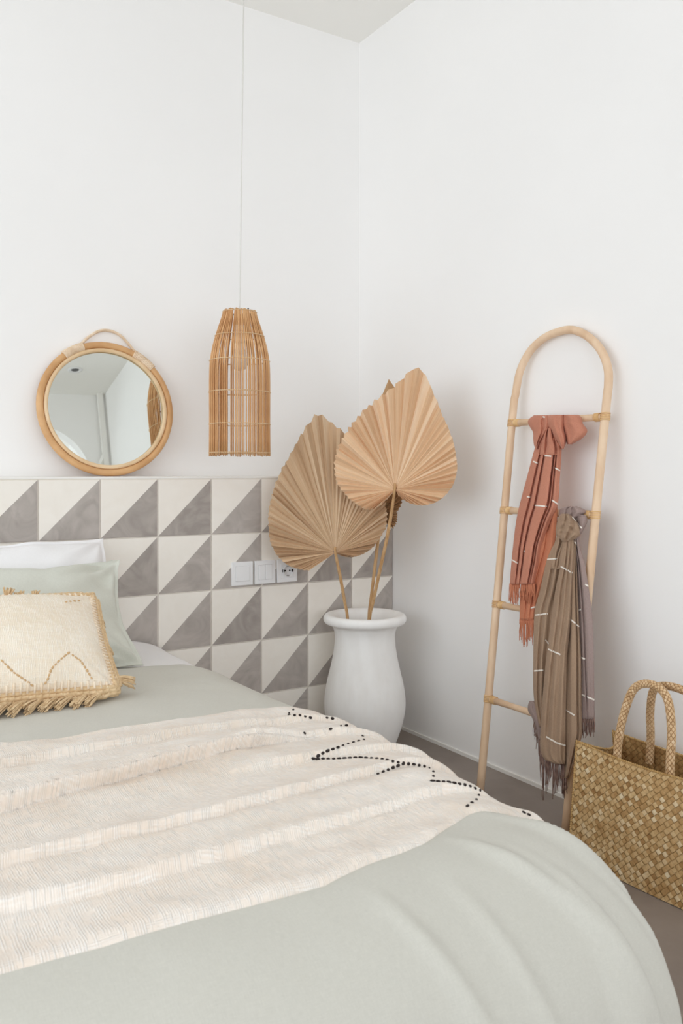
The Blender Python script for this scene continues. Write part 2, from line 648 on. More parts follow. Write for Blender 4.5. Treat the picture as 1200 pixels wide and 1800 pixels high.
def tile_mesh():
    s, h, e = 0.0988, 0.005, 0.0012
    me = bpy.data.meshes.new('tile')
    # local x along the wall, z up, -y towards the room
    v = [(-s, 0, -s), (s, 0, -s), (s, 0, s), (-s, 0, s),
         (-s + e, -h, -s + e), (s - e, -h, -s + e), (s - e, -h, s - e), (-s + e, -h, s - e)]
    f = [(4, 5, 6), (4, 6, 7), (0, 1, 5, 4), (1, 2, 6, 5), (2, 3, 7, 6), (3, 0, 4, 7)]
    me.from_pydata(v, [], f)
    for p, mi in zip(me.polygons, (1, 0, 1, 1, 0, 0)):
        p.material_index = mi
    me.materials.append(M['tile_cream'])
    me.materials.append(M['tile_grey'])
    return me


tm = tile_mesh()
for r in range(5):
    for c in range(19):
        o = bpy.data.objects.new('tile', tm)
        o.location = (XR_WALL - 0.2003 * (c + 0.5), Y_HEAD + 0.005, Z_LEDGE - 0.0085 - 0.2 * (r + 0.5))
        o.parent = head
        COL.objects.link(o)


# ---- light switches and socket
def plate(name, cx, cz, label, cat, kind):
    root = tag(empty(name, (cx, Y_HEAD, cz)), label, cat, 'white electrical plates on the tiled headboard')
    def bx(nm, x0, x1, z0, z1, d0, d1, mat='plastic', par=root, bev=0.0015):
        return box_obj(nm, (x0, -d1, z0), (x1, -d0, z1), mat, par, bev)
    bx('plate', -0.0425, 0.0425, -0.043, 0.043, 0, 0.009)
    if kind == 'socket':
        bm = lathe([(0.0225, 0.0), (0.0225, 0.0015), (0.0205, 0.0015), (0.0195, -0.008), (0.0, -0.008)], 32)
        bmesh.ops.rotate(bm, verts=bm.verts, cent=(0, 0, 0), matrix=Matrix.Rotation(PI / 2, 3, 'X'))
        bmesh.ops.translate(bm, verts=bm.verts, vec=(0, -0.0175, 0))
        s = bm_obj('socket_well', bm, 'plastic', root)
        bx('inner_plate', -0.0275, 0.0275, -0.0275, 0.0275, 0.0085, 0.0092)
        for sx in (-1, 1):
            bm = bmesh.new()
            add_tube(bm, [(sx * 0.0095, -0.0108, 0), (sx * 0.0095, -0.0095, 0)], 0.0032, 12)
            bm_obj('pin_hole', bm, 'dark', s)
            bx('earth_clip', -0.003, 0.003, sx * 0.0185 - 0.0022, sx * 0.0185 + 0.0022, 0.0095, 0.0185, 'socket_steel', s, 0)
            bx('latch_notch', sx * 0.0192 - 0.0022, sx * 0.0192 + 0.0022, -0.005, 0.005, 0.0095, 0.0188, 'dark', s, 0)
    elif kind == 'single':
        bx('rocker_gap_shade', -0.0277, 0.0277, -0.0277, 0.0277, 0.006, 0.0093, 'gap_shade', root, 0)  # solid grey slab, its colour stands in for shade round the rocker
        bx('rocker', -0.0270, 0.0270, -0.0270, 0.0270, 0.006, 0.0125)
    else:
        bx('rocker_gap_shade', -0.0277, 0.0277, -0.0277, 0.0277, 0.006, 0.0093, 'gap_shade', root, 0)  # same slab of painted gap shade behind both rockers
        bx('rocker', -0.0270, -0.0004, -0.0270, 0.0270, 0.006, 0.0125)
        bx('rocker', 0.0004, 0.0270, -0.0270, 0.0270, 0.006, 0.0125)
    return root


plate('light_switch', 1.367, 0.664, 'white light switch with a single square rocker on the tiles', 'switch', 'single')
plate('light_switch', 1.460, 0.664, 'white light switch with two narrow rockers, next to the socket', 'switch', 'double')
plate('wall_socket', 1.553, 0.664, 'white round-pin wall socket partly behind the palm leaf', 'socket', 'socket')

# ---- recessed ceiling spotlight behind the camera (reflected in the mirror)
SPOT = (1.70, -0.26)
root = tag(empty('ceiling_spotlight', (SPOT[0], SPOT[1], H_CEIL)), 'round recessed ceiling spotlight reflected in the mirror', 'spotlight')
bm = lathe([(0.055, 0.0), (0.055, -0.006), (0.038, -0.008), (0.034, -0.002), (0.0, -0.002)], 32)
bm_obj('trim_ring', bm, 'plastic', root)
bm = lathe([(0.030, -0.0025), (0.026, -0.0045), (0.0, -0.0045)], 24)
bm_obj('lamp', bm, 'wire', root)


# ------------------------------------------------------------------ bed
XR, YF, RB, ZB = 0.93, 1.02, 0.24, 0.462      # flat top edge right, foot, roll radius, top height
XL = -0.37
HEM = 0.60


def bed_pt(a, b, off=0.0, folds=1.0, wr=1.0):
    """point of the bedding surface for cloth coordinates a (across) and b (along), off = lift along normal"""
    if a > XR:
        da, sx = a - XR, 1
    elif a < XL:
        da, sx = XL - a, -1
    else:
        da, sx = 0.0, 1
    db = max(YF - b, 0.0)
    cx, cy = min(max(a, XL), XR), max(b, YF)
    top = ZB + 0.018 * math.cos(min(1, abs(cx - 0.29) / 0.66) * PI / 2)
    top += wr * (0.006 * fbm(a * 1.6, b * 1.6, 3.1, 2) + 0.0026 * fbm(a * 7, b * 7, 9.0, 2) + 0.0008 * fbm(a * 22, b * 14, 4.0, 2))
    hyp = math.hypot(da, db)
    if hyp < 1e-7:
        return Vector((a, b, top + off))
    d = max(da, db) + 0.30 * (hyp - max(da, db))
    dx, dy = sx * da / hyp, -db / hyp
    L = RB * PI / 2
    if d < L:
        w = d / RB
        out, drop, nz, no = RB * math.sin(w), RB * (1 - math.cos(w)), math.cos(w), math.sin(w)
    else:
        out, drop, nz, no = RB + 0.10 * (d - L), RB + (d - L) * 0.99, 0.05, 1.0
    # vertical folds growing with the drop
    th = math.atan2(db, da)
    k = b * (1 - min(th / (PI / 2), 1)) * 22 + a * min(th / (PI / 2), 1) * 16 + th * 17 * (1 if sx > 0 else -1)
    g = max(0.0, min(1.0, (d - 0.14) / 0.35))
    corner = math.exp(-((th - PI / 4) / 0.75) ** 2)
    amp = folds * g * (0.010 + 0.010 * corner)
    ridge = math.sin(k + 0.8 * fbm(a * 2, b * 2, 5))
    ridge = ridge * (1.0 if ridge < 0 else 0.75)
    out += 0.035 * corner * g
    out += amp * ridge + folds * g * 0.010 * fbm(a * 5, b * 5, 1.0, 2)
    out += off * no
    z = top - drop + off * nz
    return Vector((cx + dx * out, cy + dy * out, max(z, 0.012)))


# bed body
bed = tag(empty('bed', (0.3, 1.82, 0)), 'wide low bed standing against the tiled headboard', 'bed')
box_obj('base', (-0.50, 0.98, 0.06), (1.08, 2.825, 0.22), 'bed_base', bed, 0.01)
for x in (-0.42, 1.0):
    for y in (1.06, 2.7):
        box_obj('leg', (x - 0.03, y - 0.03, 0), (x + 0.03, y + 0.03, 0.06), 'bed_base', bed)


bm = bmesh.new()
add_box(bm, (-0.52, 0.96, 0.22), (1.10, 2.825, 0.42))
bmesh.ops.bevel(bm, geom=bm.edges[:], offset=0.06, segments=5, affect='EDGES', profile=0.5)
bm_obj('mattress', bm, 'mattress', bed)
rebase(bed)


# white sheet over the head end
def sheet_b(s, t):
    return 2.26 + (2.828 - 2.26) * t


me = grid_mesh('bed_sheet', 120, 36,
               lambda i, j: (lambda a, b: bed_pt(a, b, -0.004 + 0.006 * fbm(a * 5, b * 5, 8, 3), 0.4))(-0.90 + 2.40 * i / 120, sheet_b(0, j / 36)),
               lambda i, j: (-0.90 + 2.4 * i / 120, sheet_b(0, j / 36)))
o = link('bed_sheet', me, 'white_linen')
md = o.modifiers.new('thickness', 'SOLIDIFY')
md.thickness = 0.006
md.offset = -1
tag(o, 'white bed sheet showing between the duvet and the headboard', 'sheet')


# duvet
DA0, DA1, DB0, DB1 = XL - HEM, XR + HEM, YF - HEM, 2.42
NA, NB = 330, 300


def duvet_off(a, b):
    e = max(0.0, (b - 2.30) / 0.12)          # puffed, rounded head edge
    o = 0.006 * (1 - e * e) if e < 1 else 0
    # long crease on the foot drape and soft quilting swell
    o += 0.006 * max(0, fbm(a * 2.2 + b * 0.5, b * 2.4, 2.0, 2)) * (1 if b > YF - 0.1 else 0.5)
    for (ax, bx, ang, ln, h) in ((0.78, 0.90, -1.35, 0.36, 0.008), (0.93, 0.94, -1.12, 0.38, 0.010), (1.02, 1.00, -0.95, 0.36, 0.010), (1.10, 1.08, -0.75, 0.30, 0.010), (0.66, 0.93, -1.25, 0.40, 0.010), (0.86, 1.00, -1.05, 0.36, 0.012), (0.98, 1.06, -0.85, 0.34, 0.014), (1.04, 1.14, -0.65, 0.34, 0.012)):
        u = (a - ax) * math.cos(ang) + (b - bx) * math.sin(ang)
        v = -(a - ax) * math.sin(ang) + (b - bx) * math.cos(ang)
        if -0.05 < u < ln:
            f = min(1, (u + 0.05) / 0.12) * min(1, (ln - u) / 0.1)
            o += h * f * math.exp(-(v / 0.014) ** 2)
    return o


me = grid_mesh('duvet', NA, NB,
               lambda i, j: (lambda a, b: bed_pt(a, b, duvet_off(a, b)))(DA0 + (DA1 - DA0) * i / NA, DB0 + (DB1 - DB0) * j / NB),
               lambda i, j: (DA0 + (DA1 - DA0) * i / NA, DB0 + (DB1 - DB0) * j / NB))
duvet = link('duvet', me, 'duvet')
md = duvet.modifiers.new('thickness', 'SOLIDIFY')
md.thickness = 0.010
md.offset = -1
tag(duvet, 'sage green linen duvet spread over the bed', 'duvet')

# throw blanket
TA0, TA1 = -0.80, 1.30


def throw_lo(a):
    return interp([(-0.8, 0.99), (0.2, 0.985), (0.6, 0.985), (0.8, 1.025), (0.94, 1.082), (1.05, 1.085), (1.3, 1.05)], a)[0] + 0.008 * fbm(a * 5, 3.3, 0, 2)


def throw_hi(a):
    return interp([(-0.8, 1.86), (0.34, 1.815), (0.93, 1.77), (1.1, 1.79), (1.3, 1.80)], a)[0] + 0.008 * fbm(a * 5, 7.7, 0, 2)


def crease(a, b, pts, w, h, fade=0.12):
    """a fold that rises slowly from the head side and drops sharply on the foot side of a line b(a)"""
    a0, a1 = pts[0][0], pts[-1][0]
    if a < a0 - fade or a > a1 + fade:
        return 0.0
    f = min(1.0, (a - a0 + fade) / fade, (a1 + fade - a) / fade)
    bb = interp(pts, a)[0]
    d = b - bb
    if d < -0.007:
        return 0.0
    if d < 0:
        return h * f * (1 + d / 0.007)
    return h * f * math.exp(-(d / w) ** 1.5)


def main_fold(a, b):
    return crease(a, b, [(-0.5, 1.375), (0.26, 1.42), (0.55, 1.47), (0.76, 1.515)], 0.10, 0.034)


def fold_two(a, b):
    return crease(a, b, [(-0.5, 1.18), (0.24, 1.215), (0.55, 1.225), (0.85, 1.28), (1.02, 1.30)], 0.08, 0.020)


def throw_off(s, t, a, b):
    lo, hi = throw_lo(a), throw_hi(a)
    o = 0.011
    o += main_fold(a, b) + fold_two(a, b)
    o += crease(a, b, [(0.1, 1.10), (0.4, 1.09), (0.7, 1.13), (0.95, 1.17)], 0.07, 0.017)
    o += crease(a, b, [(-0.2, 1.60), (0.4, 1.66), (0.8, 1.665), (1.1, 1.64)], 0.06, 0.016)
    o += crease(a, b, [(0.75, 1.40), (1.0, 1.385), (1.2, 1.36)], 0.06, 0.016)
    o += crease(a, b, [(0.8, 1.53), (1.0, 1.52), (1.2, 1.50)], 0.05, 0.014)
    o += 0.010 * fbm(a * 1.7, b * 7.0, 4.0, 3)
    o += 0.0030 * fbm(a * 14, b * 14, 2.0, 2)
    e = min(b - lo, hi - b)
    er = 0.020
    if e < er:
        q = 1 - e / er
        o = -0.004 + (o + 0.004) * math.sqrt(max(0, 1 - q * q))
    return o


def throw_uv(i, j):
    a = TA0 + (TA1 - TA0) * i / 300
    return a, throw_lo(a) + (throw_hi(a) - throw_lo(a)) * throw_t(j)


def throw_t(j):
    t = j / 250
    return 0.5 - 0.5 * math.cos(PI * t) if False else t


def throw_pt(i, j):
    a, b = throw_uv(i, j)
    p = bed_pt(a, b, throw_off(0, 0, a, b) + duvet_off(a, b), 0.5)
    p.y -= 0.75 * main_fold(a, b) + 0.3 * fold_two(a, b)      # the crest hangs over its own base
    return p


me = grid_mesh('throw_blanket', 300, 250, throw_pt, throw_uv)
throw = link('throw_blanket', me, 'throw')
md = throw.modifiers.new('thickness', 'SOLIDIFY')
md.thickness = 0.006
md.offset = -1
tag(throw, 'cream slub cotton throw with black zigzag stitching laid across the bed', 'throw')
bvh = mesh_bvh(me)


def stitches(name, bvh, lines, mat, parent, step_px, length, width, height):
    bm = bmesh.new()
    for line in lines:
        P = [Vector((x, y, 0)) for x, y in line]
        # resample at step_px
        acc, pts = 0.0, [P[0]]
        for a, b in zip(P, P[1:]):
            L = (b - a).length
            pos = step_px - acc
            while pos <= L:
                pts.append(a.lerp(b, pos / L))
                pos += step_px
            acc = L - (pos - step_px)
        for k, p in enumerate(pts):
            q = pts[min(k + 1, len(pts) - 1)]
            if k == len(pts) - 1:
                q = p + (p - pts[k - 1]) if k else p + Vector((1, 1, 0))
            h0, n0 = cast(bvh, p.x, p.y, 0.0)
            h1, n1 = cast(bvh, q.x, q.y, 0.0)
            if h0 is None or h1 is None:
                continue
            t = (h1 - h0)
            if t.length < 1e-5 or t.length > 0.08:
                continue
            t.normalize()
            s = n0.cross(t).normalized()
            l = length * random.uniform(0.75, 1.2)
            w = width * random.uniform(0.8, 1.25)
            rings = []
            for u, r in ((-1, 0.35), (-0.6, 0.9), (0.0, 1.0), (0.6, 0.9), (1, 0.35)):
                rings.append([bm.verts.new(h0 + t * (u * l / 2) + s * (math.cos(v) * w / 2 * r) + n0 * (math.sin(v) * height * r))
                              for v in [2 * PI * m / 8 for m in range(8)]])
            for A, B in zip(rings, rings[1:]):
                for m in range(8):
                    bm.faces.new((A[m], A[(m + 1) % 8], B[(m + 1) % 8], B[m]))
            bm.faces.new(rings[0][::-1])
            bm.faces.new(rings[-1])
    bmesh.ops.recalc_face_normals(bm, faces=bm.faces)
    o = bm_obj(name, bm, mat, parent)
    return tag(o, kind='stuff')


def cropped(pts, ox=460, oy=1200, s=2.4):
    return [(ox + x / s, oy + y / s) for x, y in pts]


stitch_lines = [
    cropped([(150, 100), (105, 137), (160, 137), (215, 150)]), cropped([(275, 148), (300, 151)]),
    cropped([(290, 195), (335, 182), (380, 178), (362, 164)]), cropped([(180, 213), (195, 228)]),
    cropped([(425, 225), (435, 240), (375, 255), (270, 290), (215, 322), (300, 322), (410, 316), (500, 321), (600, 340)]),
    cropped([(490, 385), (560, 355), (600, 341), (650, 345), (700, 355), (728, 380), (718, 415), (790, 420), (870, 433), (922, 455), (910, 490), (860, 525)]),
    cropped([(1112, 490), (1132, 520)]), cropped([(1105, 548), (1132, 560)]),
]
st = stitches('embroidery', bvh, stitch_lines, 'stitch', throw, 9.5, 0.0085, 0.0055, 0.0028)
st['label'] = 'black hand-stitched zigzag dashes'


# ------------------------------------------------------------------ pillows
def pillow_mesh(name, w, h, th, n=64, flange=0.0, wrinkle=0.006, seed=0.0, pinch=0.06, pinch_x=None, sag=0.0, wave=0.004):
    """closed pillow: local x = width, y = height, z = thickness"""
    verts, faces = [], []
    W = n + 1
    pinch_x = pinch if pinch_x is None else pinch_x

    def outline(s, t):
        px = 1 - pinch_x * (1 - t * t)
        py = 1 - pinch * (1 - s * s)
        x, y = s * w / 2 * px, t * h / 2 * py
        e = max(abs(s), abs(t)) ** 6
        return x + wave * e * fbm(s * 3 + seed, t * 3, 1.0, 2), y + wave * e * fbm(s * 3, t * 3 + seed, 7.0, 2) - sag * e * max(t, 0) * s * s
    for side in (1, -1):
        for j in range(W):
            for i in range(W):
                s, t = -1 + 2 * i / n, -1 + 2 * j / n
                s, t = math.sin(s * PI / 2), math.sin(t * PI / 2)
                x, y = outline(s, t)
                fw, fh = 1 - 2 * flange / w, 1 - 2 * flange / h
                a, b = min(abs(s) / fw, 1), min(abs(t) / fh, 1)
                prof = max(0.0, (1 - a ** 2.4)) ** 0.5 * max(0.0, (1 - b ** 2.4)) ** 0.5
                z = side * (0.0022 + th / 2 * prof)
                rid = 1 - abs(fbm(x * 4.5 + seed, y * 6.0, side * 3 + seed, 2)) * 2
                z += wrinkle * (1.4 * fbm(x * 5 + seed, y * 5, side * 3 + seed, 2) + 0.7 * rid * (1 - prof * 0.6)) * min(1, prof * 4 + 0.10)
                # pulls radiating from the corners and seams
                cr = (abs(s) * abs(t)) ** 1.5
                z += wrinkle * 1.1 * math.sin(math.atan2(abs(t) - 1.08, abs(s) - 1.08) * 13 + seed) * cr * min(1, prof * 3)
                z += wrinkle * 0.5 * math.sin(y * 70 + 4 * fbm(x * 4, y * 4, seed, 2)) * abs(s) ** 8 * min(1, prof * 3)
                edge = max(abs(s), abs(t)) ** 10
                z += edge * 2.2 * wrinkle * fbm(x * 5, y * 5, seed + 2, 2)
                if i in (0, n) or j in (0, n):
                    z = 2.2 * wrinkle * fbm(x * 5, y * 5, seed + 2, 2) + side * 0.0015
                verts.append((x, y, z))
    N = W * W
    for side in (0, 1):
        for j in range(n):
            for i in range(n):
                a = side * N + j * W + i
                q = (a, a + 1, a + W + 1, a + W)
                faces.append(q if side == 0 else q[::-1])
    # stitch border
    border = [(i, 0) for i in range(n)] + [(n, j) for j in range(n)] + [(i, n) for i in range(n, 0, -1)] + [(0, j) for j in range(n, 0, -1)]
    ids = [j * W + i for i, j in border]
    for k in range(len(ids)):
        a, b = ids[k], ids[(k + 1) % len(ids)]
        faces.append((b, a, a + N, b + N))
    me = bpy.data.meshes.new(name)
    me.from_pydata(verts, [], faces)
    uv = me.uv_layers.new(name='UVMap')
    for lp in me.loops:
        c = me.vertices[lp.vertex_index].co
        uv.data[lp.index].uv = (c.x, c.y)
    me.update()
    return me


def pose(o, bottom_right, up, right=(1, 0, 0), w=0.7, h=0.45):
    """stand a pillow so that its lower right corner is at bottom_right"""
    up = Vector(up).normalized()
    r = Vector(right)
    r = (r - up * r.dot(up)).normalized()
    nrm = r.cross(up)
    m = Matrix((r, up, nrm)).transposed().to_4x4()
    m.translation = Vector(bottom_right) - r * w / 2 + up * h / 2
    o.matrix_world = m
    return o


o = link('pillow', pillow_mesh('white_pillow', 0.68, 0.40, 0.14, flange=0.012, seed=2.0, wrinkle=0.010, pinch=0.03, sag=-0.01), 'white_linen')
pose(o, (0.845, 2.60, 0.470), (0, 0.185, 0.34), w=0.68, h=0.38)
tag(o, 'white pillow propped against the headboard behind the sage pillows', 'pillow', 'pillows at the head of the bed')
o = link('pillow', pillow_mesh('sage_pillow_back', 0.68, 0.34, 0.12, flange=0.03, seed=9.0, wrinkle=0.012, pinch=0.04, pinch_x=0.05), 'sage')
pose(o, (0.868, 2.535, 0.470), (-0.02, 0.17, 0.26), right=(1, -0.02, 0), w=0.68, h=0.32)
tag(o, 'sage linen pillow mostly hidden behind the front sage pillow', 'pillow', 'pillows at the head of the bed')
o = link('pillow', pillow_mesh('sage_pillow', 0.70, 0.36, 0.16, flange=0.012, seed=5.0, wrinkle=0.018, pinch=0.02, pinch_x=0.085), 'sage')
pose(o, (0.845, 2.42, 0.475), (0, 0.215, 0.265), right=(1, 0.03, 0), w=0.70, h=0.345)
tag(o, 'sage linen pillow directly behind the fringed cushion', 'pillow', 'pillows at the head of the bed')

# fringed cushion
CW, CH = 0.50, 0.315
root = tag(empty('fringed_cushion', (0.42, 2.2, 0.55)), 'cream cushion with tan crochet edge and tassels in front of the pillows', 'cushion')
me = pillow_mesh('cushion_body', CW, CH, 0.15, n=70, seed=1.0, wrinkle=0.004, pinch=0.035, wave=0.0)
tmp = link('cushion_cover', me, 'cushion')
pose(tmp, (0.652, 2.06, 0.502), (0.012, 0.235, 0.185), right=(1, 0.03, 0), w=CW, h=CH)
MC = tmp.matrix_world.copy()
me.transform(MC)
tmp.matrix_world = Matrix.Identity(4)
tmp.parent = root
cb = mesh_bvh(me)


def cushion_edge(u):
    """perimeter position u in 0..4 (right side bottom->top is 1..2)"""
    k, f = int(u) % 4, u - int(u)
    p = 0.035
    if k == 0:
        s, t = -1 + 2 * f, -1
    elif k == 1:
        s, t = 1, -1 + 2 * f
    elif k == 2:
        s, t = 1 - 2 * f, 1
    else:
        s, t = -1, 1 - 2 * f
    return s * CW / 2 * (1 - p * (1 - t * t)), t * CH / 2 * (1 - p * (1 - s * s)), s, t


def cushion_ring(grow, z, n=200):
    out = []
    for i in range(n):
        x, y, s, t = cushion_edge(4 * i / n)
        d = Vector((s ** 9 if abs(s) < 1 else s, t ** 9 if abs(t) < 1 else t, 0))
        d.normalize()
        rr = 1.0
        if abs(s) > 0.9 and abs(t) > 0.9:
            rr = 0.6
        out.append(MC @ Vector((x + d.x * grow * rr, y + d.y * grow * rr, z)))
    return out


# crochet band: three parallel twisted cords running round the seam
for g, z in ((0.000, 0.012), (0.009, 0.007), (0.017, 0.000), (0.012, -0.010)):
    bm = bmesh.new()
    ringp = cushion_ring(g, z, 260)
    add_tube(bm, ringp, 0.0058, 7, closed=True)
    # knots of the crochet
    for i in range(0, 260, 2):
        p = ringp[i]
        t = (ringp[(i + 1) % 260] - ringp[i - 1]).normalized()
        nn = MC.to_3x3() @ Vector((0, 0, 1))
        m = Matrix((t, nn.cross(t), nn)).transposed().to_4x4()
        m.translation = p + nn * 0.0034
        bmesh.ops.create_icosphere(bm, subdivisions=1, radius=0.0045, matrix=m @ Matrix.Diagonal((1.1, 1.2, 0.9, 1)))
    bm_obj('crochet_edge', bm, 'trim_tan', root)
# pale scalloped loops of yarn over the seam
bm = bmesh.new()
for i in range(130):
    u = 4 * i / 130
    x, y, s, t = cushion_edge(u)
    d = Vector((s if abs(s) > 0.93 else 0, t if abs(t) > 0.93 else 0, 0))
    if d.length < 0.1:
        d = Vector((0, t, 0)) if abs(t) > abs(s) else Vector((s, 0, 0))
    d.normalize()
    l_ = random.uniform(0.004, 0.009)
    def seat(k):
        # sit on the cover: probe along the cushion normal
        q = MC @ Vector((x - d.x * k, y - d.y * k, 0.12))
        hit = cb.ray_cast(q, -(MC.to_3x3() @ Vector((0, 0, 1))))[0]
        return (hit if hit is not None else MC @ Vector((x - d.x * k, y - d.y * k, 0.01)))
    nn = MC.to_3x3() @ Vector((0, 0, 1))
    add_tube(bm, [seat(l_ + 0.004) - nn * 0.001, seat(l_ * 0.6 + 0.003) + nn * 0.002, seat(0.004) + nn * 0.003, MC @ Vector((x + d.x * 0.004, y + d.y * 0.004, 0.016))], lambda q: 0.0030, 6)
tag(bm_obj('whip_stitch', bm, 'trim_pale', root), kind='stuff')


def tassel(base, direction, length, parent, mat, n=16, spread=0.35, r=0.0016, name='tassel'):
    bm = bmesh.new()
    direction = Vector(direction).normalized()
    ref = Vector((0.3, 0.2, 1)).cross(direction).normalized()
    ref2 = direction.cross(ref)
    for k in range(n):
        w = 2 * PI * k / n + random.random()
        q = math.sqrt(random.random())
        side = (ref * math.cos(w) + ref2 * math.sin(w)) * q
        L = length * random.uniform(0.8, 1.1)
        pts = [base + direction * (L * f) + side * (0.004 + L * spread * f * (1 - 0.35 * f)) + Vector((0, 0, -0.010 * f * f)) for f in (0, 0.2, 0.5, 0.8, 1.0)]
        for p in pts:
            p.z = max(p.z, 0.012)
        add_tube(bm, pts, r, 5)
    add_tube(bm, [base - direction * 0.004, base + direction * 0.010], 0.006, 8)
    return bm_obj(name, bm, mat, parent)


upc = (MC.to_3x3() @ Vector((0, 1, 0))).normalized()
nc = (MC.to_3x3() @ Vector((0, 0, 1))).normalized()
for i in range(14):
    s = -0.95 + 1.78 * i / 13
    x = s * CW / 2
    tassel(MC @ Vector((x, -CH / 2 - 0.012, 0.004)), Vector((-0.75 - 0.2 * (i % 2), -0.62, -0.05)), 0.048, root, 'trim_tan', 22, 0.30, 0.0018)
    if i < 11:
        tassel(MC @ Vector((x, CH / 2 + 0.012, -0.004)), upc * 0.4 + Vector((0.15 - 0.3 * (i % 2), 0.0, 0.9)), 0.026 if i > 8 else 0.036, root, 'trim_tan', 22, 0.55, 0.0018)
tassel(MC @ Vector((CW / 2 + 0.004, -CH / 2 + 0.035, 0)), Vector((0.95, -0.1, -0.12)), 0.05, root, 'trim_tan', 26, 0.32, 0.0018)
for q in (0.2, 0.55, 0.85):
    tassel(MC @ Vector((CW / 2 + 0.006, -CH / 2 + CH * q, -0.01)), Vector((0.5, 0.2, -0.9)), 0.04, root, 'trim_tan', 18, 0.3, 0.0018)
cz = lambda pts: [(x / 5, 940 + y / 5) for x, y in pts]
o = stitches('zigzag_stitching', cb, [cz([(600, 1040), (520, 1105), (450, 1180), (420, 1270), (385, 1330)]),
                                      cz([(640, 1060), (710, 1110), (770, 1200), (810, 1270)]),
                                      cz([(20, 1110), (120, 1210), (210, 1270), (290, 1330)]), cz([(580, 590), (700, 578)])],
             'stitch_tan', root, 7.5, 0.009, 0.005, 0.0022)
rebase(root)

# ------------------------------------------------------------------ mirror on the ledge
MIR_R = 0.221
lean = math.radians(8.8)
root = tag(empty('round_mirror', (0.930, 2.998, Z_LEDGE)), 'round rattan framed mirror with rope handle leaning on the ledge', 'mirror')
# local frame: x along wall, z up in the mirror plane, -y to the room
MM = Matrix.Translation((0.930, 2.998, Z_LEDGE)) @ Matrix.Rotation(math.radians(-0.75), 4, 'Z') @ Matrix.Rotation(-lean, 4, 'X') @ Matrix.Translation((0, 0, MIR_R * 1.055 + 0.013)) @ Matrix.Diagonal((1.055, 1.055, 1.055, 1)) @ Matrix.Rotation(math.radians(3.0), 4, 'Y')


def ring_pts(r, y=0.0, n=72, a0=0, a1=2 * PI, closed=True):
    m = n if closed else n + 1
    return [MM @ Vector((r * math.cos(a0 + (a1 - a0) * k / n), y, r * math.sin(a0 + (a1 - a0) * k / n))) for k in range(m)]


tube_obj('outer_frame', ring_pts(MIR_R), 0.0125, 'rattan_frame', root, 14, True)
tube_obj('inner_frame', ring_pts(MIR_R - 0.0185, -0.004), 0.0075, 'cane_light', root, 12, True)
bm = bmesh.new()
vv = [bm.verts.new(p) for p in ring_pts(MIR_R - 0.012, 0.002)]
f = bm.faces.new(vv)
bm_obj('mirror_glass', bm, 'mirror_glass', root, smooth=False)
bm = bmesh.new()
A = [bm.verts.new(p) for p in ring_pts(MIR_R - 0.004, 0.004)]
B = [bm.verts.new(p) for p in ring_pts(MIR_R - 0.004, 0.009)]
bm.faces.new(A)
bm.faces.new(B[::-1])
for k in range(len(A)):
    bm.faces.new((A[k], A[(k + 1) % len(A)], B[(k + 1) % len(A)], B[k]))
bm_obj('backing', bm, 'rattan_frame', root, smooth=False)
for a0, a1 in ((math.radians(112), math.radians(131)), (math.radians(45), math.radians(66))):
    path = ring_pts(MIR_R + 0.001, 0, 14, a0, a1, False)
    bm = bmesh.new()
    add_tube(bm, path, 0.0150, 14)
    add_tube(bm, coil_pts(path, 0.0148, 17, 14), 0.0026, 6)
    bm_obj('cane_wrap', bm, 'cane_wrap', root)
hp = spline([(-0.100, 0, 0.203), (-0.068, 0, 0.240), (-0.032, 0, 0.268), (0.002, 0, 0.276), (0.040, 0, 0.266), (0.074, 0, 0.236), (0.112, 0, 0.190)], 40)
hp = [MM @ p for p in hp]
bm = bmesh.new()
add_tube(bm, hp, 0.0046, 8)
add_tube(bm, coil_pts(hp, 0.0040, 46, 8), 0.0018, 5)
bm_obj('handle', bm, 'cane_wrap', root)
rebase(root)

# ------------------------------------------------------------------ pendant lamp
LX, LY = 1.302, 2.72
LZ = (830 - 830) / F_PX
ZL = LX * V_DIR.x + LY * V_DIR.y


def lamp_z(py):
    return EYE.z + (830 - py) / F_PX * ZL


px2m = ZL / F_PX
root = tag(empty('pendant_lamp', (LX, LY, lamp_z(801))), 'tall rattan stick pendant lamp hanging on a pale cord', 'lamp')
prof = [(547, 27.5), (560, 31), (575, 36), (592, 41.5), (612, 47), (636, 51), (660, 52), (690, 52.2), (745, 52), (801, 52.5)]
prof = [(lamp_z(y), r * px2m) for y, r in prof]
NST = 84
bases = []
for variant in range(4):
    r_st = (0.0024, 0.0021, 0.0027, 0.0023)[variant]
    pts = spline([(r, 0.0, z - prof[-1][0]) for z, r in prof], 18)
    bm = bmesh.new()
    add_tube(bm, pts, r_st, 6)
    me = bpy.data.meshes.new('stick')
    bm.to_mesh(me)
    bm.free()
    me.polygons.foreach_set('use_smooth', [True] * len(me.polygons))
    me.materials.append(M['rattan' if variant != 2 else 'rattan_dark'])
    bases.append(me)
skip = {7, 13, 20, 33, 47, 52, 66, 71, 80}
for k in range(NST):
    if k in skip:
        continue
    o = bpy.data.objects.new('stick', random.choice(bases))
    o.rotation_euler = (0, 0, 2 * PI * (k + random.uniform(-0.28, 0.28)) / NST)
    o.location = (0, 0, random.uniform(-0.0025, 0.0025))
    o.parent = root
    COL.objects.link(o)
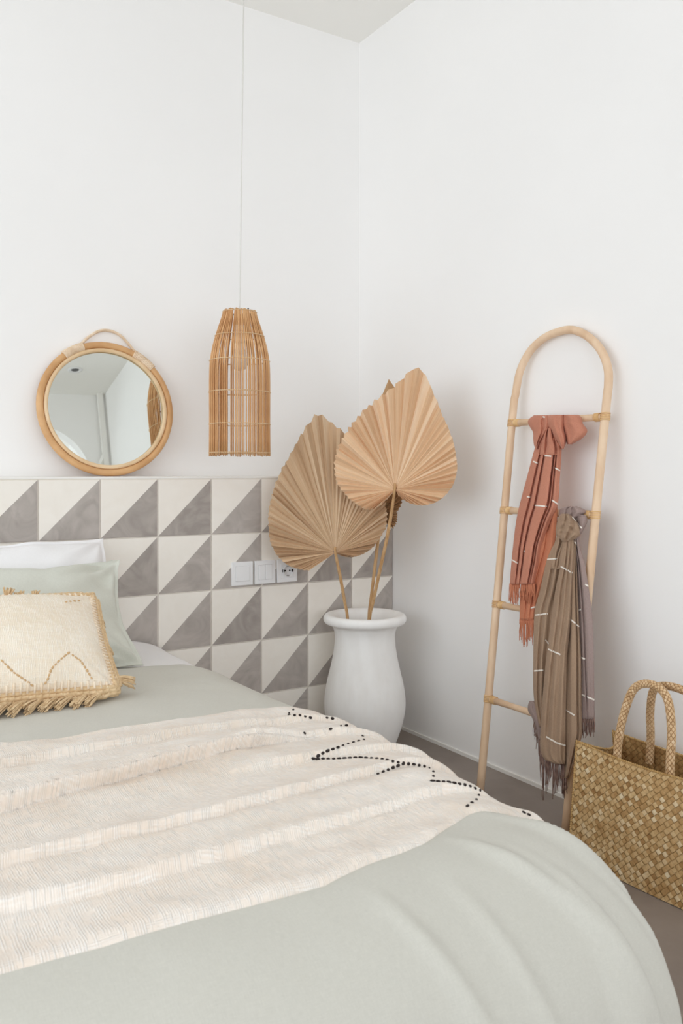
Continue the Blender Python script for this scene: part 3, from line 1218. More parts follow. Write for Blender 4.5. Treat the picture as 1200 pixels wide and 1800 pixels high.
for py in (549, 591, 635, 690, 746, 796):
    z = lamp_z(py)
    r = None
    for (z0, r0), (z1, r1) in zip(prof, prof[1:]):
        if z1 <= z <= z0:
            r = r0 + (r1 - r0) * (z - z0) / (z1 - z0)
    r = r or prof[-1][1]
    zz = z - lamp_z(801)
    n = 168
    bm = bmesh.new()
    # twining: two strands weaving in front of and behind the sticks
    for ph in (0, PI):
        add_tube(bm, [Vector(((r + 0.0040 * math.cos(NST / 2 * 2 * PI * i / n * 1.0 + ph)) * math.cos(2 * PI * i / n),
                              (r + 0.0040 * math.cos(NST / 2 * 2 * PI * i / n * 1.0 + ph)) * math.sin(2 * PI * i / n),
                              zz + 0.0012 * math.sin(NST / 2 * 2 * PI * i / n + ph))) for i in range(n)], 0.0013, 5, closed=True)
    bm_obj('binding', bm, 'cane_light', root)
top = lamp_z(547) - lamp_z(801)
bm = bmesh.new()
add_tube(bm, [(r_ * math.cos(w), r_ * math.sin(w), z_) for r_, w, z_ in [(0.0525, 2 * PI * i / 40, top - 0.004) for i in range(40)]], 0.0014, 5, closed=True)
rr = 27 * px2m
for ang in (math.radians(-32),):
    pts = [Vector((math.cos(ang) * rr * t, math.sin(ang) * rr * t, top + 0.008 * (1 - t * t))) for t in [i / 10 - 1 for i in range(21)]]
    add_tube(bm, pts, 0.0013, 6)
add_tube(bm, [Vector((math.cos(-0.56) * rr * 0.55, math.sin(-0.56) * rr * 0.55, top + 0.004)), Vector((math.cos(-0.56) * rr * 0.55, math.sin(-0.56) * rr * 0.55, top + 0.011))], 0.003, 8)
bm_obj('wire_hanger', bm, 'wire', root)
ctop = at_depth(429.5, 830, ZL) - Vector((LX, LY, 0))
tube_obj('cord', [(0, 0, top - 0.05), (0, 0, top + 0.01), (ctop.x * 0.5, ctop.y * 0.5, (top + H_CEIL - lamp_z(801)) / 2), (ctop.x, ctop.y, H_CEIL - lamp_z(801))], 0.0026, 'cord', root, 8)
bm = lathe([(0, 0), (0.016, 0), (0.019, -0.02), (0.019, -0.06), (0, -0.06)], 24)
bmesh.ops.translate(bm, verts=bm.verts, vec=(0, 0, top - 0.05))
hold = bm_obj('lamp_holder', bm, 'plastic', root)
bm = lathe([(0, 0), (0.013, 0), (0.015, -0.02), (0.028, -0.05), (0.03, -0.07), (0.022, -0.092), (0, -0.1)], 24)
bmesh.ops.translate(bm, verts=bm.verts, vec=(0, 0, top - 0.11))
bm_obj('bulb', bm, 'bulb', root)
bm = lathe([(0, 0), (0.04, 0), (0.045, -0.012), (0.012, -0.03), (0, -0.03)], 24)
bmesh.ops.translate(bm, verts=bm.verts, vec=(ctop.x, ctop.y, H_CEIL - lamp_z(801)))
bm_obj('ceiling_rose', bm, 'plastic', root)

# ------------------------------------------------------------------ vase
VX, VY = 1.780, 2.645
k = 3.192 / F_PX
vp = [(0.0, 0.004), (0.098, 0.0), (0.106, 0.008), (0.118, 0.035), (0.134, 0.08), (0.146, 0.125), (0.1515, 0.165), (0.150, 0.205), (0.143, 0.25),
      (0.131, 0.30), (0.120, 0.35), (0.1135, 0.395), (0.112, 0.425), (0.115, 0.445), (0.122, 0.462), (0.134, 0.472), (0.146, 0.474), (0.1525, 0.481), (0.1545, 0.490),
      (0.152, 0.500), (0.143, 0.507), (0.128, 0.506), (0.117, 0.497), (0.109, 0.48), (0.103, 0.45), (0.101, 0.41), (0.106, 0.36), (0.12, 0.30), (0.135, 0.22), (0.125, 0.12), (0.09, 0.03), (0, 0.03)]
pts = spline([(r, z, 0) for r, z in vp], 120)
bm = lathe([(max(p.x, 0) if i not in (0, 120) else 0, p.y) for i, p in enumerate(pts)], 72)
o = bm_obj('floor_vase', bm, 'vase')
o.location = (VX, VY, 0)
tag(o, 'tall white plaster urn with a flared rim holding palm leaves', 'vase')


# ------------------------------------------------------------------ dried fan palm leaves
def palm(name, label, hub_px, hubZ, outline, normal, stem_px, mat, n_pleat=64, seed=1, cup=0.03, stem_end=None, ser=0.016, fold=0.0062):
    rnd = random.Random(seed)
    hub = at_depth(*hub_px, hubZ)
    nrm = Vector(normal).normalized()
    if nrm.dot(EYE - hub) < 0:
        nrm = -nrm
    pts = [on_plane(x, y, hub, nrm) for x, y in outline]
    ax = (Vector((0, 0, 1)) - nrm * nrm.z).normalized()
    ay = nrm.cross(ax)
    # angle (measured continuous along the outline) and radius
    pol = []
    prev = None
    for p in pts:
        d = p - hub
        an = math.atan2(d.dot(ay), d.dot(ax))
        if prev is not None:
            while an - prev > PI:
                an -= 2 * PI
            while an - prev < -PI:
                an += 2 * PI
        prev = an
        pol.append((an, d.length))
    if pol[-1][0] < pol[0][0]:
        pol = pol[::-1]
    # make the angle increase monotonously
    mono = [pol[0]]
    for a_, r_ in pol[1:]:
        mono.append((max(a_, mono[-1][0] + 0.004), r_))
    a0, a1 = mono[0][0], mono[-1][0]
    NR = 12
    NC = n_pleat * 2
    jit = [0.0] + [rnd.uniform(-0.35, 0.35) for _ in range(NC - 1)] + [0.0]
    angs = [a0 + (a1 - a0) * (c + jit[c]) / NC for c in range(NC + 1)]
    deep = [rnd.uniform(0.35, 1.5) for _ in range(NC + 1)]
    verts, faces, piece, uvs = [], [], [], []
    for c in range(NC + 1):
        r = interp(mono, angs[c])[0]
        edge = r * (1 + (ser if c % 2 else -ser * 0.6) * rnd.uniform(0.2, 1.0))
        for j in range(NR + 1):
            t = 0.03 + 0.97 * j / NR
            rad = edge * t
            zz = (fold * deep[c] if c % 2 else -fold * deep[c]) * min(1, t * 1.25) * (0.8 + 0.4 * t)
            zz += cup * (t * t) * (0.6 + 0.4 * math.cos(angs[c] - (a0 + a1) / 2))
            zz += 0.006 * t * fbm(angs[c] * 3, t * 2, seed, 2)
            d = ax * math.cos(angs[c]) + ay * math.sin(angs[c])
            verts.append(hub + d * rad + nrm * zz)
            uvs.append((angs[c] * 0.25, rad))
    W = NR + 1
    val = 0.5
    for c in range(NC):
        val = min(1, max(0, rnd.gauss(0.5, 0.2))) + (0.05 if c % 2 else -0.05)
        for j in range(NR):
            a_ = c * W + j
            faces.append((a_, a_ + 1, a_ + W + 1, a_ + W))
            piece.append(val)
    me = bpy.data.meshes.new(name + '_blade')
    me.from_pydata([tuple(v) for v in verts], [], faces)
    uv = me.uv_layers.new(name='UVMap')
    for lp in me.loops:
        uv.data[lp.index].uv = uvs[lp.vertex_index]
    set_piece(me, piece)
    me.update()
    root = tag(empty(name, (VX, VY, 0.05)), label, 'palm leaf', 'dried fan palm leaves in the white urn')
    o = link('blade', me, mat, root, smooth=False)
    md = o.modifiers.new('thickness', 'SOLIDIFY')
    md.thickness = 0.0012
    md.offset = 0
    sp = [hub + nrm * 0.006 + ax * 0.02] + [hub + nrm * 0.003] + [at_depth(x, y, z) for x, y, z in stem_px]
    tube_obj('stem', spline(sp, 24), lambda t: 0.0035 + 0.0030 * min(1, t * 3) - 0.0008 * t, 'leaf_stem', root, 8)
    rebase(root)
    return root


leaf1 = [(600, 977), (633.7, 975), (652.6, 963), (665, 947), (676, 927.6), (678, 909), (675, 890), (671.6, 867), (659, 832.6), (640, 801), (606.7, 766), (586, 749), (567, 736), (554.5, 730.7),
         (545, 743), (529, 766), (510, 801), (491, 836), (480, 864), (473.7, 889.6), (472, 924.5), (475, 953), (488, 978), (507, 994), (526, 1000.5), (545, 1002), (562, 988), (583, 974)]
leaf2 = [(699, 868), (735, 888), (751, 888), (770, 881.7), (790.4, 864), (800, 848.5), (804.6, 826), (801.5, 794.7), (793.6, 763), (779, 731), (766.6, 699.7), (754, 668), (744.5, 653.7), (731.8, 647.4),
         (724, 660), (714, 665), (697, 682), (678, 696.5), (652.6, 717), (633.7, 734.5), (614.6, 760), (598.8, 788), (591, 813.7), (592.5, 836), (598.8, 855), (611.5, 872), (627, 885), (646, 896), (660.6, 895), (675, 883), (689, 868)]
leaf3 = [(672, 912), (690, 928), (697, 900), (703, 860), (712, 800), (716, 750), (708, 712), (699, 688), (690, 683), (684, 673), (678, 678), (676, 697), (668, 699), (664, 708), (645, 745), (626, 795), (622, 850), (640, 900), (655, 918), (662, 912)]
to_cam = lambda px, py: -ray(px, py).normalized()
n1 = to_cam(590, 900) + U_DIR * 0.10 + Vector((0, 0, 0.05))
palm('dried_palm_leaf', 'tan dried fan palm leaf standing lowest, over the wall socket', (589, 971), 3.10, leaf1, n1,
     [(598, 1015, 3.13), (606, 1060, 3.17), (611, 1090, 3.19), (620, 1200, 3.2)], 'leaf_a', 62, 3)
n2 = to_cam(694, 800) + U_DIR * -0.28 + Vector((0, 0, 0.10))
palm('dried_palm_leaf', 'honey coloured dried fan palm leaf standing highest, in front of the white wall', (694, 860), 2.985, leaf2, n2,
     [(683, 930, 3.04), (668, 1000, 3.10), (655, 1060, 3.16), (649, 1090, 3.19), (640, 1200, 3.2)], 'leaf_b', 60, 5)
n3 = to_cam(680, 800) + Vector((0, 0, 0.05))
palm('dried_palm_leaf', 'brown dried fan palm leaf with ragged tip hidden behind the highest leaf', (667, 905), 3.14, leaf3, n3,
     [(664, 950, 3.15), (657, 1010, 3.17), (651, 1060, 3.19), (648, 1090, 3.2), (644, 1200, 3.2)], 'leaf_c', 40, 9, ser=0.07)

# ------------------------------------------------------------------ ladder
LP0 = Vector((1.842, 1.9, 0.0))
LTOP = Vector((2.030, 1.9, 1.487))
ld = (LTOP - LP0).normalized()
ln = Vector((-ld.z, 0, ld.x))          # towards the room
LY_AX = Vector((0, -1, 0))             # to the right in the picture


def lad(px, py, off=0.0):
    return on_plane(px, py, LP0 + ln * off, ln)


def lad_uv(px, py):
    p = lad(px, py) - LP0
    return p.dot(LY_AX), p.dot(ld)


R_LEG = 0.0128
# leg centre lines from the photo: (left x, py), (right x, py)
legL = [lad(843, 1398), lad(858, 1228), lad(872.5, 1062), lad(886, 897), lad(899.5, 744), lad(906, 692)]
legR = [lad(993.5, 1466), lad(1005, 1360), lad(1025, 1130), lad(1046, 905), lad(1063, 735), lad(1069, 675)]
archp = [lad(*p) for p in ((914, 652), (931, 618), (955, 595), (982, 583), (1006, 580), (1032, 591), (1054, 613), (1067, 643))]
path = spline([legL[0], legL[2], legL[4], legL[5]] + archp + [legR[5], legR[4], legR[2], legR[0]], 110)
root = tag(empty('rattan_ladder', (LP0.x, 1.9, 0)), 'pale rattan blanket ladder with an arched top leaning on the right wall', 'ladder')
path[0].z = max(path[0].z, 0.004)
path[-1].z = max(path[-1].z, 0.004)
tube_obj('arched_frame', path, R_LEG, 'ladder', root, 16)
for p, q in ((path[0], path[2]), (path[-1], path[-3])):
    d = (q - p).normalized()
    tube_obj('foot_cap', [p - d * 0.003, p + d * 0.006], R_LEG * 1.06, 'dark', root, 14)


def leg_at(pts, z):
    for a, b in zip(path, path[1:]):
        pass
    for a, b in zip(pts, pts[1:]):
        if a.z <= z <= b.z:
            return a.lerp(b, (z - a.z) / (b.z - a.z))
    return pts[0]


nodes_L = ((899.5, 744), (886, 897), (872.5, 1062), (858, 1228))
for px, py in nodes_L:
    pl = lad(px, py)
    pr = leg_at(legR, pl.z)
    d = (pr - pl).normalized()
    rung = tube_obj('rung', [pl + d * 0.006, pl.lerp(pr, 0.33), pl.lerp(pr, 0.66), pr - d * 0.006], lambda t: 0.0105 + 0.001 * math.cos(9 * t), 'ladder', root, 14)
    for p, s in ((pl, 1), (pr, -1)):
        bm = bmesh.new()
        add_tube(bm, coil_pts([p + d * s * 0.016, p + d * s * 0.026, p + d * s * 0.036], 0.0112, 6, 12), 0.0022, 6)
        # strap round the upright
        add_tube(bm, coil_pts([p - ld * 0.012, p, p + ld * 0.012], R_LEG + 0.0008, 5, 14), 0.0020, 6)
        bm_obj('cane_binding', bm, 'ladder_wrap', root)
rebase(root)


# ------------------------------------------------------------------ scarves on the ladder
def fold_profile(knots, s):
    if not knots:
        return 0.0
    if s <= knots[0][0]:
        return knots[0][1]
    for (a, va), (b, vb) in zip(knots, knots[1:]):
        if s <= b:
            f = (s - a) / (b - a)
            f = f * f * (3 - 2 * f)
            return va + (vb - va) * f
    return knots[-1][1]


def smooth_rows(rows, y):
    """monotone-ish cubic lookup so the outline bends softly"""
    n = len(rows)
    if y <= rows[0][0]:
        return rows[0][1:]
    if y >= rows[-1][0]:
        return rows[-1][1:]
    for i in range(n - 1):
        if y <= rows[i + 1][0]:
            h = rows[i + 1][0] - rows[i][0]
            f = (y - rows[i][0]) / h
            out = []
            for c in (1, 2):
                def slope(k):
                    a, b = max(k - 1, 0), min(k + 1, n - 1)
                    return (rows[b][c] - rows[a][c]) / (rows[b][0] - rows[a][0])
                p0, p1, m0, m1 = rows[i][c], rows[i + 1][c], slope(i) * h, slope(i + 1) * h
                out.append((2 * f ** 3 - 3 * f * f + 1) * p0 + (f ** 3 - 2 * f * f + f) * m0 + (3 * f * f - 2 * f ** 3) * p1 + (f ** 3 - f * f) * m1)
            return tuple(out)


def lens(verts, faces, mis, uvs, rows, base, front, back, folds=(), mi=0, ns=56, nt=60, seed=0.0, wob=0.0015, power=0.5, skew=0.0):
    """closed flattened bag of cloth lying in front of the ladder plane.
    rows: (py, x left, x right); front/back = bulge; folds: knots (s, depth)"""
    y0, y1 = rows[0][0], rows[-1][0]
    start = len(verts)
    ring = 2 * ns
    for j in range(nt + 1):
        t = j / nt
        py = y0 + (y1 - y0) * t
        # smooth rows
        xl, xr = smooth_rows(rows, py)
        for k_ in range(ring):
            if k_ < ns:
                s = k_ / ns
                side = 1
            else:
                s = 1 - (k_ - ns) / ns
                side = -1
            px = xl + (xr - xl) * s
            e = max(0.0, 1 - (2 * s - 1) ** 2) ** power
            env = min(1.0, 0.35 + 6 * t, 0.35 + 6 * (1 - t)) if nt > 20 else 1
            if side > 0:
                off = base + front * e + fold_profile(folds, s + skew * (t - 0.5)) * min(1, e * 1.6) * env + wob * fbm(s * 5 + seed, t * 6, seed, 2)
            else:
                off = base - back * e
            verts.append(lad(px, py + 3.0 * (s - 0.5) * 0, off))
            uvs.append((px * 0.0017, py * 0.0017))
    for j in range(nt):
        for k_ in range(ring):
            a = start + j * ring + k_
            b = start + j * ring + (k_ + 1) % ring
            faces.append((a, b, b + ring, a + ring))
            mis.append(mi)
    faces.append(tuple(start + k_ for k_ in range(ring))[::-1])
    mis.append(mi)
    faces.append(tuple(start + nt * ring + k_ for k_ in range(ring)))
    mis.append(mi)


def cloth_obj(name, data, mats, parent):
    verts, faces, mis, uvs = data
    me = bpy.data.meshes.new(name)
    me.from_pydata([tuple(v) for v in verts], [], faces)
    me.polygons.foreach_set('material_index', mis)
    uv = me.uv_layers.new(name='UVMap')
    for lp in me.loops:
        uv.data[lp.index].uv = uvs[lp.vertex_index]
    me.update()
    bm = bmesh.new()
    bm.from_mesh(me)
    bmesh.ops.recalc_face_normals(bm, faces=bm.faces)
    bm.to_mesh(me)
    bm.free()
    return link(name, me, mats, parent), me


def stripes(bvh, segs, parent, width=0.0045):
    for seg in segs:
        pts = []
        (xa, ya), (xb, yb) = seg
        for i in range(9):
            f = i / 8
            h, n = cast(bvh, xa + (xb - xa) * f, ya + (yb - ya) * f, 0.0010)
            if h is not None:
                pts.append((h, n))
        if len(pts) < 3:
            continue
        bm = bmesh.new()
        rows_ = []
        for i, (h, n) in enumerate(pts):
            t = (pts[min(i + 1, len(pts) - 1)][0] - pts[max(i - 1, 0)][0]).normalized()
            w = n.cross(t).normalized() * width / 2
            rows_.append([bm.verts.new(h + w), bm.verts.new(h + w * 0.6 + n * 0.0006), bm.verts.new(h - w * 0.6 + n * 0.0006), bm.verts.new(h - w)])
        for A_, B_ in zip(rows_, rows_[1:]):
            for q in range(3):
                bm.faces.new((A_[q], A_[q + 1], B_[q + 1], B_[q]))
        bm_obj('woven_stripe', bm, 'stripe', parent)


def fringe(tops, parent, mat, seed=0, strands=5):
    """tops: (px, py_start, py_end, off)"""
    rnd = random.Random(seed)
    for px, pa, pb, off in tops:
        bm = bmesh.new()
        for k_ in range(strands):
            dx = rnd.uniform(-2.0, 2.0)
            dx2 = dx * rnd.uniform(0.4, 1.8) + rnd.uniform(-1.5, 1.5)
            end = pb - rnd.uniform(0, 0.3) * (pb - pa)
            o1 = off + rnd.uniform(-0.003, 0.003)
            pts = [lad(px + dx * 0.5, pa - 3, o1), lad(px + dx, pa + (end - pa) * 0.3, o1 + 0.002), lad(px + (dx + dx2) / 2 + rnd.uniform(-1, 1), pa + (end - pa) * 0.65, o1), lad(px + dx2, end, o1)]
            add_tube(bm, spline(pts, 8), lambda t: 0.0016 - 0.0007 * t, 5)
        add_tube(bm, [lad(px, pa - 3, off), lad(px, pa + 5, off)], 0.0032, 7)
        bm_obj('fringe_tassel', bm, mat, parent)


def c6(x, y):
    return (880 + x / 6.667, 710 + y / 6.667)


def c7(x, y):
    return (880 + x / 6.43, 880 + y / 6.43)


def c8(x, y):
    return (900 + x / 6.43, 1150 + y / 6.43)


root = tag(empty('scarf', lad(950, 1060, 0.03)), 'terracotta scarf with white dashes knotted on the top ladder rung', 'scarf', 'fringed scarves on the ladder')
D = ([], [], [], [])
# back tail (longer)
lens(*D, [(800, 950, 985), (860, 938, 981), (955, 926, 975), (1017, 916, 956), (1050, 914, 946), (1090, 912.5, 938)], 0.017, 0.008, 0.004,
     [(0, 0), (0.3, 0.004), (0.36, -0.003), (0.5, 0.004), (0.62, 0.003), (0.68, -0.004), (0.85, 0.004), (1, 0)], 1, seed=4)
# front tail
lens(*D, [(770, 946, 986), (786, 940, 987), (836, 926.5, 984), (887, 913, 980), (915, 907, 968), (959, 901.5, 952), (983, 899, 948), (1027, 895.5, 938.5)], 0.026, 0.014, 0.005,
     [(0, 0), (0.13, 0.004), (0.20, 0.006), (0.235, -0.009), (0.30, 0.003), (0.36, 0.004), (0.40, -0.011), (0.46, 0.006), (0.62, 0.008), (0.70, 0.006), (0.735, -0.014), (0.79, 0.002), (0.815, -0.008), (0.87, 0.007), (1, 0)], 0, 96, 70, seed=1)
# knot: left loop, crossing band, right loop
lens(*D, [(730, 938, 966), (737, 929, 970), (743, 927.5, 970), (752, 932, 968), (760, 936.5, 962), (772, 937, 953), (782, 938, 947), (789, 941, 945)], 0.018, 0.030, 0.030,
     [(0, 0), (0.5, 0.004), (0.62, -0.004), (0.75, 0.004), (1, 0)], 0, 40, 30, seed=2)
lens(*D, [(729, 966, 994), (733, 958, 994), (745, 959.5, 994), (757, 966, 993), (770, 974, 995.5), (780, 981, 994), (789, 987, 990.5)], 0.018, 0.042, 0.030,
     [(0, 0), (0.4, 0.005), (0.55, 0.0), (0.75, 0.005), (1, 0)], 0, 40, 30, seed=3)
lens(*D, [(729, 982, 1016), (733, 982, 1021), (745, 984, 1024.5), (755, 987, 1031.5), (763, 990, 1030), (772, 993, 1021), (781, 997, 1005)], 0.018, 0.032, 0.030,
     [(0, -0.006), (0.15, 0.004), (0.3, 0.0), (0.5, 0.005), (0.75, 0.002), (1, 0)], 0, 40, 30, seed=5)
# small throat of the folds under the knot
lens(*D, [(752, 958, 972), (765, 952, 976), (785, 946, 985), (800, 944, 985)], 0.022, 0.026, 0.004,
     [(0, 0), (0.25, 0.005), (0.36, -0.008), (0.5, 0.006), (0.7, 0.004), (0.78, -0.008), (0.9, 0.004), (1, 0)], 0, 48, 24, seed=6)
o, me = cloth_obj('cloth', D, ['orange_cloth', 'orange_warm'], root)
sb = mesh_bvh(me)
stripes(sb, [(c6(505, 606), c6(592, 614)), (c6(385, 675), c6(434, 698)), (c6(622, 742), c6(688, 782)), (c6(310, 1088), c6(348, 1095)), (c6(375, 1188), c6(580, 1205)),
             (c6(596, 1125), c6(666, 1175)), (c7(118, 664), c7(190, 708)), (c7(255, 575), c7(275, 570)), (c7(330, 1220), c7(388, 1200)), (c6(485, 150), c6(522, 158))], root)
fringe([(896.5 + 2.6 * k_, 1029, 1058 + (k_ % 3) * 5, 0.030) for k_ in range(7)] + [(917 + 3.0 * k_, 1029, 1052 + (k_ % 3) * 5, 0.032) for k_ in range(8)], root, 'orange_warm', 1)
fringe([(914 + 2.7 * k_, 1092, 1126 + (k_ % 3) * 6, 0.020) for k_ in range(10)], root, 'orange_warm', 2)
rebase(root)

root = tag(empty('scarf', lad(985, 1340, 0.03)), 'taupe scarf with white dashes knotted on the second ladder rung', 'scarf', 'fringed scarves on the ladder')
D = ([], [], [], [])
# right back panel
lens(*D, [(905, 1008, 1030), (925, 1008, 1028), (945, 1006, 1018), (1000, 1008, 1029), (1082, 1010, 1040.5), (1158, 1013, 1043.5), (1264, 1020, 1045)], 0.022, 0.008, 0.004,
     [(0, 0), (0.3, -0.004), (0.42, 0.004), (0.5, -0.004), (0.6, 0.004), (1, 0)], 1, seed=11)
# left panel
lens(*D, [(945, 979, 1000), (981, 962, 992), (1040, 948, 986), (1071, 939.5, 980), (1113, 937.5, 974), (1158, 937, 968), (1212, 937, 966), (1240, 939.5, 966), (1278, 947, 968)], 0.028, 0.010, 0.005,
     [(0, 0), (0.22, 0.008), (0.38, -0.004), (0.5, 0.006), (0.75, -0.008), (1, 0.002)], 2, seed=12, skew=0.2)
# middle right panel
lens(*D, [(945, 996, 1012), (1004, 996, 1014), (1098, 992, 1018), (1158, 988, 1021), (1243, 986, 1022), (1290, 986, 1023), (1310, 986, 1018), (1350, 986, 1006), (1368, 987, 1000)], 0.030, 0.010, 0.005,
     [(0, 0), (0.35, -0.004), (0.5, 0.008), (0.72, 0.007), (0.80, -0.004), (0.9, 0.005), (1, 0)], 2, seed=13)
# main front panel
lens(*D, [(945, 990, 1008), (958, 990, 1008), (995, 985, 1006.5), (1035, 976, 1005.5), (1090, 968.5, 1003), (1157, 960, 996.5), (1197, 955.5, 995.5), (1274, 950, 994), (1322, 949.5, 993.5), (1338, 960, 993.5), (1343, 975, 993)], 0.041, 0.013, 0.005,
     [(0, 0), (0.2, 0.007), (0.36, -0.003), (0.5, 0.006), (0.66, 0.0), (0.84, 0.009), (1, 0)], 0, seed=14, skew=0.15, wob=0.003)
# knot: mauve wrap over the rung, brown lobe, mauve loop at its right
lens(*D, [(890, 998, 1013), (894, 986, 1024), (900, 982, 1030), (906, 982, 1024), (914, 983, 1012)], 0.006, 0.028, 0.030,
     [(0, 0), (0.2, 0.005), (0.3, -0.004), (0.42, 0.005), (0.52, -0.003), (0.65, 0.006), (1, 0)], 1, 48, 26, seed=15)
lens(*D, [(903, 986, 1000), (910, 981, 1008), (922, 977.5, 1018), (935, 976, 1021.5), (944, 979, 1017), (951, 986, 1006)], 0.018, 0.046, 0.010,
     [(0, 0), (0.2, 0.006), (0.34, -0.003), (0.5, 0.007), (0.68, -0.004), (0.82, 0.006), (1, 0)], 2, 44, 30, seed=16, skew=0.5, wob=0.006)
lens(*D, [(908, 1012, 1031), (917, 1014, 1032), (928, 1014, 1027), (940, 1010, 1020), (952, 1004, 1012)], 0.014, 0.024, 0.008, [(0, 0), (0.5, 0.004), (1, 0)], 1, 36, 24, seed=17)
# gather below the lobe
lens(*D, [(942, 978, 1004), (955, 974, 1010), (975, 966, 1012), (1000, 962, 1012)], 0.030, 0.016, 0.004,
     [(0, 0), (0.2, 0.006), (0.34, -0.012), (0.5, 0.006), (0.75, 0.007), (0.84, -0.010), (0.93, 0.003), (1, 0)], 2, 60, 24, seed=18)
# corner caught on the lowest rung
lens(*D, [(1232, 930, 938), (1240, 927.5, 945), (1250, 928, 949), (1260, 934, 951), (1280, 941, 954), (1300, 946, 956)], 0.016, 0.016, 0.016, [(0, 0), (0.3, 0.003), (0.5, -0.002), (1, 0)], 1, 30, 30, seed=19)
o, me = cloth_obj('cloth', D, ['taupe_brown', 'taupe_mauve', 'taupe_brown'], root)
sb = mesh_bvh(me)
stripes(sb, [(c7(528, 664), c7(640, 655)), (c7(680, 746), c7(803, 815)), (c7(373, 1296), c7(525, 1278)), (c7(792, 1345), c7(880, 1422)), (c7(500, 1570), c7(545, 1622)),
             (c7(538, 1680), c7(676, 1742)), (c7(952, 945), c7(985, 968)), (c7(875, 1240), c7(912, 1228)), (c7(912, 1775), c7(958, 1790)), (c8(236, 190), c8(346, 182)),
             (c8(780, 36), c8(832, 62)), (c8(786, 456), c8(924, 515)), (c8(603, 628), c8(705, 692)), (c8(380, 930), c8(500, 1000)), (c8(500, 1000), c8(597, 1032)),
             (c7(805, 186), c7(842, 235)), (c7(862, 258), c7(912, 308)), (c7(833, 462), c7(862, 520))], root)
fringe([(951 + 4.3 * k_, 1326 + 1.7 * k_, 1375 + (k_ * 7 % 4) * 11, 0.040) for k_ in range(10)] + [(990 + 3 * k_, 1362, 1405 - k_ * 8, 0.034) for k_ in range(3)], root, 'taupe_fringe', 5, 6)
fringe([(1023 + 4.0 * k_, 1265, 1300 - (k_ % 2) * 12, 0.024) for k_ in range(6)], root, 'taupe_fringe', 6, 6)
fringe([(940 + 2.4 * k_, 1262 + 9 * k_, 1296 + 11 * k_, 0.022) for k_ in range(5)], root, 'taupe_fringe', 7, 5)
rebase(root)

# ------------------------------------------------------------------ woven basket
BY0, BY1 = 1.624, 1.150            # far end, near end
BZ = 0.300


def basket_front(a, b):            # a 0..1 along, b 0..1 up
    y = BY0 + (BY1 - BY0) * a
    x = 1.758 + 0.030 * b + 0.012 * a - 0.012 * math.sin(PI * a) * math.sin(PI * (0.2 + 0.6 * b))
    z = BZ * b + 0.008 * a * b - 0.012 * math.sin(PI * a) * b * b
    return Vector((x, y - 0.012 * (1 - b) * (0.5 - a) * 0, z + 0.002))


def basket_back(a, b):
    y = BY0 + (BY1 - BY0) * a
    x = 1.968 - 0.034 * b + 0.010 * math.sin(PI * a)
    return Vector((x, y, BZ * b + 0.002 + 0.004 * b - 0.010 * math.sin(PI * a) * b * b))


def basket_end(y_end, sgn):
    def f(a, b):
        p = basket_front(0 if y_end == BY0 else 1, b).lerp(basket_back(0 if y_end == BY0 else 1, b), a)
        p.y += sgn * 0.055 * math.sin(PI * a) * b * b
        p.z -= 0.020 * math.sin(PI * a) * b * b
        return p
    return f


def weave(name, P, La, Lb, cell, mat, parent, flip=1, h=0.0016, seed=0):
    """plaited strips on the diagonal, clipped to the panel, mapped on P(a,b)"""
    rnd = random.Random(seed)
    bm = bmesh.new()
    lay = bm.faces.layers.float.new('piece')
    c45 = math.sqrt(0.5)
    n = int((La + Lb) / cell) + 2
    sa = {}
    sb_ = {}
    for i in range(-n, n):
        for j in range(-n, n):
            cu, cv = (i + 0.5) * cell, (j + 0.5) * cell
            ca, cbb = (cu - cv) * c45, (cu + cv) * c45
            if ca < -cell or ca > La + cell or cbb < -cell or cbb > Lb + cell:
                continue
            over = (i + j) % 2
            if over:
                tone = sa.setdefault(j, rnd.gauss(0.56, 0.13))
            else:
                tone = sb_.setdefault(i, rnd.gauss(0.42, 0.13))
            tone = min(1, max(0, tone + rnd.gauss(0, 0.17)))
            g = cell * 0.49
            prof = ((-1, 0.0), (-0.72, 0.75), (0, 1.0), (0.72, 0.75), (1, 0.0))
            rows_ = []
            for q, hh in prof:
                r_ = []
                for w in (-0.94, 0.94):
                    u, v = (cu + q * g * 1.02, cv + w * g) if over else (cu + w * g, cv + q * g * 1.02)
                    r_.append(bm.verts.new(((u - v) * c45, (u + v) * c45, hh * h)))
                rows_.append(r_)
            for A_, B_ in zip(rows_, rows_[1:]):
                f = bm.faces.new((A_[0], A_[1], B_[1], B_[0]))
                f[lay] = tone
    for co, no in (((0, 0, 0), (-1, 0, 0)), ((La, 0, 0), (1, 0, 0)), ((0, 0, 0), (0, -1, 0)), ((0, Lb, 0), (0, 1, 0))):
        bmesh.ops.bisect_plane(bm, geom=bm.verts[:] + bm.edges[:] + bm.faces[:], plane_co=co, plane_no=no, clear_outer=True)
    uvl = bm.loops.layers.uv.new('UVMap')
    for f in bm.faces:
        for lp in f.loops:
            lp[uvl].uv = (lp.vert.co.x, lp.vert.co.y)
    for v in bm.verts:
        a, b = v.co.x / La, v.co.y / Lb
        p = P(a, b)
        da = P(min(a + 0.01, 1), b) - P(max(a - 0.01, 0), b)
        db = P(a, min(b + 0.01, 1)) - P(a, max(b - 0.01, 0))
        nn = da.cross(db).normalized() * flip
        v.co = p + nn * v.co.z
    bmesh.ops.recalc_face_normals(bm, faces=bm.faces)
    o = bm_obj(name, bm, mat, parent, smooth=False)
    return tag(o, kind='stuff')


